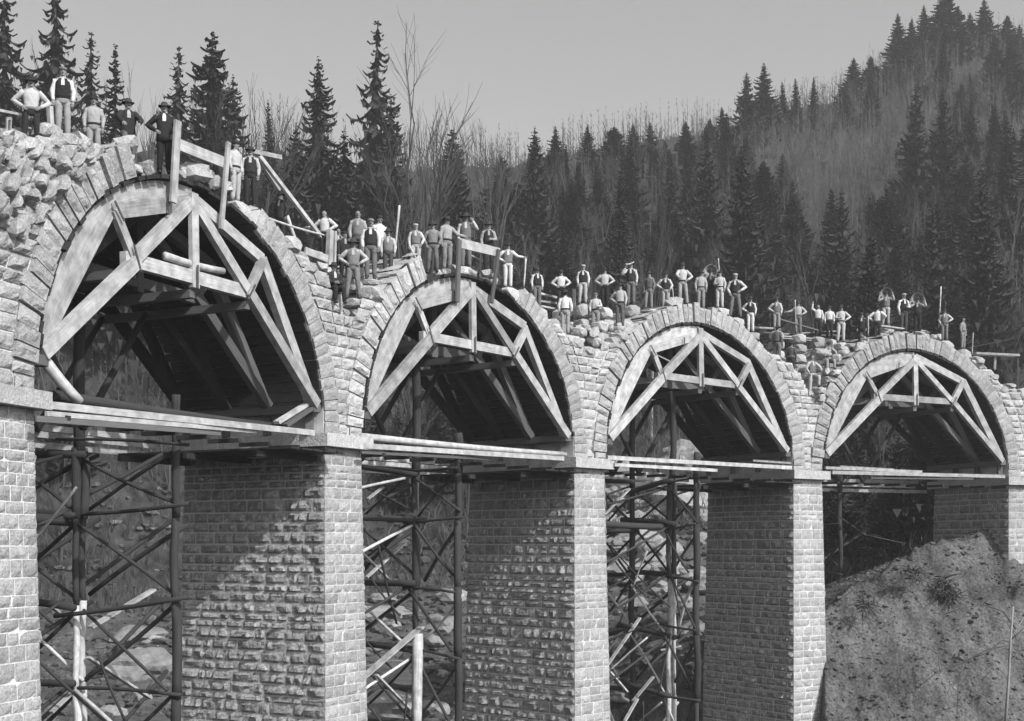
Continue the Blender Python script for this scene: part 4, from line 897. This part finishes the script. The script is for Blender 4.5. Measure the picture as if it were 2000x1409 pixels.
def person(px, feet, head, u, face=0, top_='vest', cols=('white', 'dark', 'grey'), hat='hat', al_='down', ar_='down', ll='stand', lr='stand', lean=0, label='', load=None, z_off=0):
    """al_/ll: limb on the picture's left, ar_/lr: on its right; cols = shirt, vest or jacket, trousers"""
    sit = {'sit': .44, 'crouch': .50}.get(ll, 0)
    p = at(px, feet, u); Y = p.y; Hh = (feet-head)*Y/FPX
    kk = 1.76-sit
    sc = max(.84, min(1.08, Hh/kk))
    # keep the head where the photo has it, put the feet on what carries them
    zf = HC+(YHP-head)*Y/FPX-kk*sc
    root = thing('person', (p.x, p.y, zf), label, 'person', 'workmen on the viaduct')
    yaw = atan2(-p.x, p.y)+radians(face)
    flip = abs(face) > 90
    if flip: al_, ar_, ll, lr = ar_, al_, lr, ll
    R = Matrix.Rotation(yaw, 4, 'Z'); rr = random.Random(int(px*7+head))
    lz = -sit
    ln = radians(lean)
    def T(v, upper=False):
        v = Vector(v)
        if upper and lean:
            d = v-Vector((0, 0, .95)); v = Vector((0, 0, .95))+Vector((d.x, d.y*cos(ln)-d.z*sin(ln), d.y*sin(ln)+d.z*cos(ln)))
        v.z += lz
        return (R @ (v*sc))+Vector((p.x, p.y, zf))
    sh, el, wr, hp, kn, an = {}, {}, {}, {}, {}, {}
    for sg, a, l in ((-1, al_, ll), (1, ar_, lr)):
        sh[sg] = Vector((.175*sg, 0, 1.43)); e, w_ = ARM[a]
        el[sg] = sh[sg]+Vector((e[0]*sg, e[1], e[2])); wr[sg] = sh[sg]+Vector((w_[0]*sg, w_[1], w_[2]))
        hp[sg] = Vector((.09*sg, 0, .93)); k_, a_ = LEG[l]
        kn[sg] = Vector((k_[0]*sg, k_[1], k_[2])); an[sg] = Vector((a_[0]*sg, a_[1], a_[2]))
    # the body, one skinned skeleton
    V = [(0, 0, .96), (0, 0, 1.12), (0, 0, 1.32), (0, 0, 1.45), (0, -.005, 1.53), (0, -.015, 1.60), (0, -.01, 1.69)]
    Rd = [.115, .105, .12, .07, .055, .085, .07]; E = [(0, 1), (1, 2), (2, 3), (3, 4), (4, 5), (5, 6)]; up = [1]*7
    for sg in (-1, 1):
        b = len(V); V += [sh[sg], el[sg], wr[sg]]; Rd += [.055, .042, .028]; up += [1]*3; E += [(3, b), (b, b+1), (b+1, b+2)]
        b = len(V); V += [hp[sg]+Vector((0, 0, -.06)), kn[sg], an[sg], an[sg]+Vector((0, -.12, -.05))]; Rd += [.08, .055, .035, .03]; up += [0]*4; E += [(0, b), (b, b+1), (b+1, b+2), (b+2, b+3)]
    tmp = skin_body([T(v, bool(q)) for v, q in zip(V, up)], E, [r*sc for r in Rd])
    f = MB()                                    # face, ears and fingers go into the same mesh
    hc = Vector((0, -.02, 1.625))
    def B(c, r, n=1, rough=0, mi=0):
        vs, fs = ICO[n]; f.add([T(Vector(c)+Vector((v[0]*r[0], v[1]*r[1], v[2]*r[2])), True) for v in vs], fs, None, 0, mi)
    B(hc, (.078, .097, .112), 3); B(hc+Vector((0, -.03, -.075)), (.05, .06, .045), 2); B(hc+Vector((0, -.105, -.01)), (.014, .022, .026))
    for sg in (-1, 1):
        B(hc+Vector((.08*sg, .01, -.005)), (.012, .022, .032)); B(hc+Vector((.03*sg, -.088, .012)), (.014, .012, .009), 1, 0, 1)
    B(hc+Vector((0, -.094, -.05)), (.024, .01, .006), 1, 0, 1)
    if rr.random() < .55: B(hc+Vector((0, -.102, -.038)), (.03, .012, .01), 1, 0, 1)
    for sg in (-1, 1):
        d = (wr[sg]-el[sg]).normalized(); w0 = wr[sg]; side = d.cross(Vector((0, 1, 0)) if abs(d.y) < .8 else Vector((1, 0, 0))).normalized(); nn = side.cross(d)
        f.tube([T(w0-d*.02, True), T(w0+d*.03, True), T(w0+d*.085, True)], [(.024*sc, .018*sc), (.04*sc, .016*sc), (.038*sc, .013*sc)], 8, ref=R @ side)
        for q in range(4):
            b = w0+d*.08+side*(-.029+.0195*q); ln_ = (.062, .075, .07, .052)[q]
            f.tube([T(b, True), T(b+d*ln_*.5+nn*.006, True), T(b+d*ln_*.95+nn*.028, True)], [.0095*sc, .009*sc, .007*sc], 5)
        b = w0+d*.025-side*.034*1; f.tube([T(b, True), T(b+d*.03-side*.02+nn*.01, True), T(b+d*.055-side*.018+nn*.022, True)], [.012*sc, .010*sc, .008*sc], 5)
    PEND.append((tmp, f, root))
    fx = R @ Vector((1, 0, 0))
    def loft(x, rows, upper=True, open_=None, n=14, wob=.006):
        vs = []; ks = rr.random()*50
        for z, a, b, yo in rows:
            for i in range(n):
                t = 2*pi*i/n; k = 1+wob*8*noise.noise(Vector((cos(t)*2+ks, sin(t)*2, z*7)))
                vs.append(T((a*cos(t)*k, b*sin(t)*k+yo, z), upper))
        fs = []
        for j in range(len(rows)-1):
            for i in range(n):
                if open_ and rows[j][0] > open_[0] and i in open_[1]: continue
                fs.append((j*n+i, j*n+(i+1) % n, (j+1)*n+(i+1) % n, (j+1)*n+i))
        fs += [tuple(range(n))[::-1], tuple(range((len(rows)-1)*n, len(rows)*n))]
        x.add(vs, fs)
    def limb(x, pts, rad, upper, n=9):
        P_ = []; Q = []
        for (a, ra), (b, rb) in zip(zip(pts, rad), zip(pts[1:], rad[1:])):
            for t in (0, .25, .5, .75):
                P_.append(a+(b-a)*t); Q.append((ra+(rb-ra)*t)*(1+rr.uniform(-.1, .1)))
        P_.append(pts[-1]); Q.append(rad[-1]); x.tube([T(v, upper) for v in P_], [r*sc for r in Q], n, tone=0)
    # trousers
    x = MB(); loft(x, [(.84, .10, .09, 0), (.88, .165, .12, 0), (.96, .172, .125, 0), (1.04, .155, .115, 0)], False, wob=.004)
    for sg in (-1, 1): limb(x, [hp[sg]+Vector((.01*sg, 0, -.02)), kn[sg], an[sg]+Vector((0, 0, .0))], [.098, .078, .062], False)
    x.t = [rr.uniform(-.35, .35)]*len(x.f); x.obj('trousers', cols[2], root, True)
    # shirt
    x = MB(); loft(x, [(.98, .165, .12, 0), (1.06, .16, .12, 0), (1.16, .165, .118, 0), (1.28, .185, .125, 0), (1.38, .198, .118, 0), (1.44, .165, .095, 0), (1.49, .075, .07, 0), (1.52, .066, .064, 0)])
    slv = cols[1] if top_ == 'jacket' else cols[0]
    if top_ != 'jacket':
        for sg in (-1, 1): limb(x, [sh[sg]+Vector((-.02*sg, 0, -.01)), el[sg], wr[sg]], [.075, .062, .04], True)
    x.t = [rr.uniform(-.3, .2)]*len(x.f); x.obj('shirt', cols[0], root, True)
    FR = (9, 10, 11)                            # front of the ring of 14
    if top_ == 'vest':
        x = MB(); loft(x, [(.97, .175, .13, 0), (1.06, .170, .13, 0), (1.16, .176, .128, 0), (1.28, .196, .135, 0), (1.38, .19, .13, 0), (1.46, .13, .098, 0)], open_=(1.2, (10,))); x.obj('waistcoat', cols[1], root, True)
    elif top_ == 'jacket':
        x = MB(); loft(x, [(.80, .20, .145, 0), (.95, .188, .142, 0), (1.08, .175, .135, 0), (1.28, .205, .14, 0), (1.39, .21, .13, 0), (1.45, .17, .105, 0), (1.50, .085, .08, 0)], open_=(1.2, (10,)))
        for sg in (-1, 1): limb(x, [sh[sg]+Vector((-.02*sg, 0, -.01)), el[sg], wr[sg]], [.086, .07, .05], True)
        x.obj('jacket', cols[1], root, True)
    else:
        x = MB(); loft(x, [(.99, .174, .13, 0), (1.05, .17, .128, 0)]); x.obj('sash', 'dark' if cols[2] != 'dark' else 'grey', root, True)
    # boots
    for sg in (-1, 1):
        x = MB(); a = an[sg]; limb(x, [a+Vector((0, .0, .07)), a+Vector((0, 0, -.01))], [.055, .05], False, 8)
        vs, fs = ICO[2]; x.add([T(a+Vector((v[0]*.05, v[1]*.135-.06, max(-.035, v[2]*.05)-.042)), False) for v in vs], fs); x.obj('boot', 'leather', root, True)
    # hair and headgear
    def top_shape(name, m, rows, n=16, squash=None):
        x = MB(); vs = []
        for z, r, yo in rows:
            for i in range(n):
                t = 2*pi*i/n; wz = .018*cos(2*t) if r > .11 else 0
                vs.append(T(hc+Vector((cos(t)*r*.93, sin(t)*r*1.05+yo, z+wz)), True))
        fs = [(j*n+i, j*n+(i+1) % n, (j+1)*n+(i+1) % n, (j+1)*n+i) for j in range(len(rows)-1) for i in range(n)]+[tuple(range((len(rows)-1)*n, len(rows)*n))]
        x.add(vs, fs); return x.obj(name, m, root, True)
    x = MB(); vs, fs = ICO[2]
    x.add([T(hc+Vector((v[0]*.086, v[1]*.103+.014, v[2]*.114+.008)), True) for v in vs], [q for q in fs if sum(vs[i][1] for i in q)/3 > -.15 and sum(vs[i][2] for i in q)/3 > -.65 or sum(vs[i][2] for i in q)/3 > .62]); x.obj('hair', 'hair', root, True)
    if hat == 'hat': top_shape('hat', rr.choice(['felt', 'felt', 'dark']), [(.038, .165, 0), (.05, .16, 0), (.055, .10, 0), (.12, .092, 0), (.15, .07, 0), (.145, .02, 0)])
    elif hat == 'bighat': top_shape('hat', 'felt', [(.03, .215, 0), (.045, .205, 0), (.055, .105, 0), (.125, .095, 0), (.16, .07, 0), (.15, .02, 0)])
    elif hat in ('cap', 'whitecap', 'greycap'):
        top_shape('cap', {'cap': 'dark', 'whitecap': 'pale', 'greycap': 'grey'}[hat], [(.035, .10, -.01), (.055, .112, -.005), (.09, .108, 0), (.118, .07, 0), (.125, .02, 0)])
    if load == 'basket':
        x = MB(); c = hc+Vector((0, .12, .06)); n = 18; vs = []
        for yy, r in ((-.02, .30), (.02, .31), (.14, .27), (.24, .18), (.27, .05), (.22, .05), (.19, .17), (.10, .24), (.0, .28)):
            for i in range(n): t = 2*pi*i/n; vs.append(T(c+Vector((cos(t)*r, yy, sin(t)*r)), True))
        m_ = len(vs)//n; fs = [(j*n+i, j*n+(i+1) % n, ((j+1) % m_)*n+(i+1) % n, ((j+1) % m_)*n+i) for j in range(m_) for i in range(n)]
        x.add(vs, fs); o = x.obj('carrying_basket', 'wicker', None, True); b = T(c, True); o.data.transform(Matrix.Translation(-b)); o.location = b
        tag(o, 'round wicker basket on the back of the '+label[:0]+{1388: 'man on the third arch crown', 1731: 'left basket carrier on the rightmost arch', 1792: 'right basket carrier on the rightmost arch'}[px], 'basket', 'wicker carrying baskets')
    # what he stands on
    foot = min((T(an[sg], False) for sg in (-1, 1)), key=lambda q: q.z); fz = foot.z-.085*sc
    s_, _z = inv(px, feet, u); sup = top(s_, u)
    GAPL.append((px, round(fz-sup, 2)))
    if fz-sup > .08:
        n = max(1, int((fz-sup)/.4)); hgt = (fz-sup+.05)/n; al2, inn2 = frame(s_)
        for k in range(n):
            x = MB(); x.block((0, 0, 0), (al2, inn2, Vector((0, 0, 1))), (rnd.uniform(.5, .7), rnd.uniform(.5, .65), hgt*.98), jit=.05)
            o = x.obj('stone_block', 'stone'); o.location = (p.x, p.y, sup-.03+hgt*(k+.5)); tag(o, 'stone block under '+SH(label), 'stone', 'stone blocks the men stand on')
    for sg in (-1, 1):                       # a raised foot rests on a stone
        a = T(an[sg], False)
        if (ll if sg < 0 else lr) == 'raised':
            x = MB(); h = a.z-.09*sc-fz; x.block((0, 0, 0), (R @ Vector((1, 0, 0)), R @ Vector((0, 1, 0)), Vector((0, 0, 1))), (.38, .4, h), jit=.08)
            o = x.obj('stone_block', 'stone'); q = a+(R @ Vector((0, -.08, 0))); o.location = (q.x, q.y, fz+h/2); tag(o, 'stone footrest of '+SH(label), 'stone', 'stones under raised feet')
    if sit:
        x = MB(); h = .40*sc if ll == 'sit' else .3; x.block((0, 0, 0), (R @ Vector((1, 0, 0)), R @ Vector((0, 1, 0)), Vector((0, 0, 1))), (.5, .4, h), jit=.08)
        o = x.obj('stone_block', 'stone'); q = p+(R @ Vector((0, .05, 0))); o.location = (q.x, q.y, fz+h/2); tag(o, 'stone seat of '+SH(label), 'stone', 'stones used as seats')
    return root
GAPL = []
def SH(l): return ' '.join(l.split()[:13]).rstrip(',')
W_, PL, G, MD, D = 'white', 'pale', 'grey', 'mid', 'dark'
PEOPLE = [
 dict(px=61, feet=298, head=152, u=.35, top_='shirt', cols=(W_, D, D), al_='hip', ar_='hip', ll='wide', lr='wide', label='man in white shirt and dark trousers, hands on hips, leftmost of all'),
 dict(px=123, feet=273, head=131, u=.55, cols=(W_, D, PL), al_='down', ar_='down', hat='greycap', label='tallest man at the left in black waistcoat, white sleeves and pale trousers'),
 dict(px=183, feet=300, head=189, u=.9, top_='shirt', cols=(PL, D, G), hat='cap', label='boy in pale jersey with a dark sash, arms hanging, at the left'),
 dict(px=250, feet=335, head=195, u=.5, face=12, top_='jacket', cols=(W_, D, MD), al_='knee', ar_='knee', ll='raised', lr='stand', label='man in dark jacket with one foot up on a stone, hand on thigh'),
 dict(px=321, feet=341, head=202, u=.25, top_='jacket', cols=(W_, D, D), al_='hip', ar_='pocket', label='man in black suit standing on the open crown left of the barrier'),
 dict(px=460, feet=398, head=276, u=.35, face=50, top_='shirt', cols=(W_, D, PL), hat='cap', label='man in white shirt and pale trousers just right of the barrier post'),
 dict(px=489, feet=406, head=288, u=.9, cols=(W_, D, D), label='man in open dark waistcoat behind the white-shirted one at the barrier'),
 dict(px=549, feet=470, head=376, u=1.6, face=-40, top_='jacket', cols=(W_, D, D), label='dark-dressed man half hidden behind the ring right of the nearest arch'),
 dict(px=634, feet=512, head=411, u=1.2, face=-30, top_='shirt', cols=(W_, D, D), al_='out', ar_='hip', hat='none', label='white-shirted man leaning on the derrick pole behind the double post'),
 dict(px=661, feet=535, head=446, u=2.2, cols=(W_, D, D), hat='none', label='small far man in dark waistcoat right of the double post'),
 dict(px=673, feet=545, head=452, u=1.7, face=20, top_='jacket', cols=(PL, D, D), hat='cap', label='small face between the double post and the grey waistcoat'),
 dict(px=699, feet=525, head=411, u=1.5, cols=(PL, G, G), hat='none', label='man in grey waistcoat standing above the foreman in the big hat'),
 dict(px=724, feet=547, head=427, u=.7, cols=(W_, D, G), hat='greycap', label='man in grey cap, black waistcoat and white sleeves beside the foreman'),
 dict(px=741, feet=535, head=421, u=1.5, face=30, top_='shirt', cols=(W_, D, D), hat='cap', label='white-shirted man behind the shoulder of the grey-capped one'),
 dict(px=758, feet=547, head=448, u=.6, cols=(W_, G, MD), label='man in grey waistcoat and hat left of the tall thin pole'),
 dict(px=690, feet=585, head=468, u=.35, cols=(W_, G, G), hat='bighat', al_='hip', ar_='hip', ll='wide', lr='relax', label='foreman in a very big hat, hands on hips, in front of the group'),
 dict(px=652, feet=598, head=514, u=.15, face=25, top_='jacket', cols=(W_, D, D), ll='sit', lr='sit', al_='front', ar_='front', label='man in dark coat sitting on the wall below the foreman'),
 dict(px=812, feet=515, head=437, u=.6, cols=(W_, G, PL), hat='whitecap', al_='down', ar_='pocket', ll='step', label='man in pale cap with open jacket on the last ring stones'),
 dict(px=845, feet=535, head=434, u=.6, top_='shirt', cols=(G, D, MD), al_='pocket', ar_='pocket', hat='hat', ll='relax', lr='step', label='man in grey shirt, thumbs in belt, left of the smaller barrier'),
 dict(px=873, feet=532, head=424, u=1.0, face=35, top_='shirt', cols=(PL, D, G), ar_='out', label='man in pale shirt laying an arm on his neighbour behind the smaller barrier'),
 dict(px=910, feet=527, head=418, u=1.2, cols=(W_, G, G), hat='bighat', ar_='shoulder', label='tall man in big hat directly behind the smaller barrier post'),
 dict(px=954, feet=535, head=434, u=1.0, face=10, cols=(PL, D, D), ar_='front', label='man in black apron behind the board of the smaller barrier'),
 dict(px=992, feet=564, head=475, u=.4, face=10, cols=(W_, G, W_), ar_='out', al_='hip', label='man in white trousers grasping the staff right of the second arch crown'),
 dict(px=1049, feet=590, head=523, u=1.6, face=20, cols=(W_, D, G), label='man in dark waistcoat and hat left of the low plank stage'),
 dict(px=1096, feet=590, head=528, u=1.8, top_='shirt', cols=(W_, D, D), al_='hip', ar_='hip', label='white-shirted man behind the low plank stage'),
 dict(px=1139, feet=596, head=517, u=1.0, cols=(W_, D, PL), hat='whitecap', ll='relax', label='man in bright white cap and black waistcoat left of the third arch'),
 dict(px=1181, feet=602, head=524, u=1.7, top_='shirt', cols=(W_, D, D), al_='hip', ar_='hip', label='white-shirted man with both hands on hips behind the two boys'),
 dict(px=1104, feet=656, head=567, u=.25, face=170, top_='shirt', cols=(W_, D, PL), label='man in white shirt seen from behind below the plank stage'),
 dict(px=1163, feet=641, head=572, u=.5, top_='shirt', cols=(PL, D, G), hat='greycap', ar_='front', label='boy in cap and pale shirt between two grown men left of the third arch'),
 dict(px=1211, feet=642, head=554, u=.4, face=-15, top_='shirt', cols=(W_, D, MD), al_='hip', label='broad man in bright white shirt with one hand on hip left of the third arch'),
 dict(px=1232, feet=598, head=512, u=1.2, cols=(W_, D, MD), al_='shoulder', label='man in black waistcoat lifting a tool to his shoulder above the white-shirted one'),
 dict(px=1268, feet=606, head=531, u=.7, face=-20, cols=(G, MD, G), ll='relax', label='grey-clad man left of the crown of the third arch'),
 dict(px=1300, feet=604, head=533, u=.5, cols=(W_, D, PL), hat='cap', al_='hip', ar_='pocket', label='man in black waistcoat beside the rough stone on the third arch'),
 dict(px=1333, feet=598, head=514, u=.45, face=10, top_='shirt', cols=(W_, D, PL), al_='knee', ar_='hip', ll='step', lr='wide', label='man in white shirt leaning forward with one elbow out on the third arch'),
 dict(px=1369, feet=606, head=529, u=.4, face=10, top_='shirt', cols=(PL, D, G), hat='hat', label='man in pale shirt left of the basket carrier of the third arch'),
 dict(px=1388, feet=604, head=526, u=.9, cols=(G, D, D), load='basket', al_='load', ar_='load', label='man with a round basket behind his head on the third arch'),
 dict(px=1406, feet=604, head=530, u=.4, face=-10, top_='shirt', cols=(PL, D, PL), hat='cap', al_='front', label='man in pale shirt right of the basket carrier of the third arch'),
 dict(px=1436, feet=622, head=534, u=.5, cols=(W_, D, G), hat='whitecap', al_='pocket', ar_='hip', ll='wide', lr='wide', label='man in cap and black waistcoat on the right haunch of the third arch'),
 dict(px=1466, feet=646, head=580, u=.35, cols=(W_, D, W_), al_='hip', ar_='down', hat='hat', label='man in black waistcoat and bright white trousers on the third arch'),
 dict(px=1517, feet=648, head=581, u=1.8, cols=(W_, G, PL), al_='hip', label='man with light waistcoat at the left end of the long stage'),
 dict(px=1518, feet=711, head=636, u=.25, face=150, top_='shirt', cols=(G, D, G), label='dark figure seen from behind at the foot of the long stage'),
 dict(px=1545, feet=727, head=668, u=.2, face=160, top_='shirt', cols=(MD, D, D), hat='cap', label='small dark boy right of the figure seen from behind'),
 dict(px=1559, feet=648, head=589, u=2.2, top_='shirt', cols=(W_, D, G), ar_='hip', al_='out', label='white-shirted man holding a thin pole on the long stage'),
 dict(px=1598, feet=650, head=595, u=2.2, top_='shirt', cols=(W_, D, D), al_='up', hat='none', label='man in white shirt with one arm raised high'),
 dict(px=1620, feet=652, head=598, u=2.0, top_='shirt', cols=(W_, D, D), label='white-shirted man between the raised arm and the broad-shouldered one'),
 dict(px=1643, feet=670, head=597, u=1.2, top_='shirt', cols=(W_, D, PL), ar_='hip', al_='front', ll='relax', label='broad-shouldered man in white shirt and pale trousers at the end of the stage'),
 dict(px=1683, feet=676, head=611, u=1.0, top_='jacket', cols=(W_, D, D), label='man in black jacket left of the rightmost arch crown'),
 dict(px=1714, feet=670, head=597, u=.8, face=165, top_='shirt', cols=(W_, D, D), al_='hip', ar_='hip', label='man in bright white shirt seen from behind near the basket carriers'),
 dict(px=1692, feet=686, head=646, u=.4, face=-60, top_='shirt', cols=(PL, D, G), ll='crouch', lr='crouch', al_='front', ar_='front', lean=25, hat='cap', label='man crouching over a bucket on the left haunch of the rightmost arch'),
 dict(px=1731, feet=638, head=570, u=1.6, cols=(W_, G, PL), load='basket', al_='load', ar_='load', ll='relax', label='left basket carrier on the rightmost arch'),
 dict(px=1765, feet=652, head=573, u=1.0, face=30, cols=(W_, D, MD), hat='whitecap', ar_='front', label='man in black waistcoat between the two basket carriers'),
 dict(px=1792, feet=654, head=581, u=.7, cols=(PL, D, D), load='basket', al_='load', ar_='load', label='right basket carrier on the crown of the rightmost arch'),
 dict(px=1845, feet=667, head=604, u=.6, cols=(PL, G, G), al_='pocket', ar_='hip', label='man with open waistcoat beside the tall thin rod'),
 dict(px=1881, feet=684, head=621, u=.6, face=60, top_='shirt', cols=(G, D, G), hat='none', label='grey figure standing furthest right on the viaduct'),
 dict(px=1586, feet=772, head=694, u=.05, face=40, cols=(W_, G, PL), hat='none', ar_='knee', lr='raised', al_='pocket', label='man with one knee up on a stone, lowest in the dip before the rightmost arch'),
 dict(px=1619, feet=736, head=668, u=.2, face=30, cols=(PL, MD, PL), ar_='knee', lr='raised', label='man with one foot up beside the sloping wall in the dip'),
]
for kw in PEOPLE: person(**kw)
bpy.context.view_layer.update(); dg = bpy.context.evaluated_depsgraph_get()
for tmp, f, root in PEND:
    ev = tmp.evaluated_get(dg); me = ev.to_mesh(); mb = MB()
    mb.add([tuple(v.co) for v in me.vertices], [tuple(q.vertices) for q in me.polygons]); ev.to_mesh_clear()
    o = len(mb.v); mb.v += f.v; mb.f += [[i+o for i in q] for q in f.f]; mb.uv += f.uv; mb.t += f.t; mb.m += f.m
    mb.obj('body', ['skin', 'eye'], root, True)
for tmp, f, root in PEND:
    me = tmp.data; bpy.data.objects.remove(tmp); bpy.data.meshes.remove(me)

# ------------------------------------------------------------------ air
x = MB(); X0, X1, Y0, Y1, Z0, Z1 = -420, 1400, -60, 1050, -260, 150
x.add([(a, b, c) for c in (Z0, Z1) for b in (Y0, Y1) for a in (X0, X1)], [(0, 2, 3, 1), (4, 5, 7, 6), (0, 1, 5, 4), (2, 6, 7, 3), (0, 4, 6, 2), (1, 3, 7, 5)])
hm = bpy.data.materials.new('haze'); hm.use_nodes = True; t = hm.node_tree; t.nodes.clear()
pv = t.nodes.new('ShaderNodeVolumePrincipled'); pv.inputs['Color'].default_value = (.9, .9, .9, 1); pv.inputs['Density'].default_value = .0006; pv.inputs['Anisotropy'].default_value = .2
o_ = t.nodes.new('ShaderNodeOutputMaterial'); t.links.new(pv.outputs[0], o_.inputs['Volume']); M['haze'] = hm
x.obj('haze', 'haze')['kind'] = 'stuff'
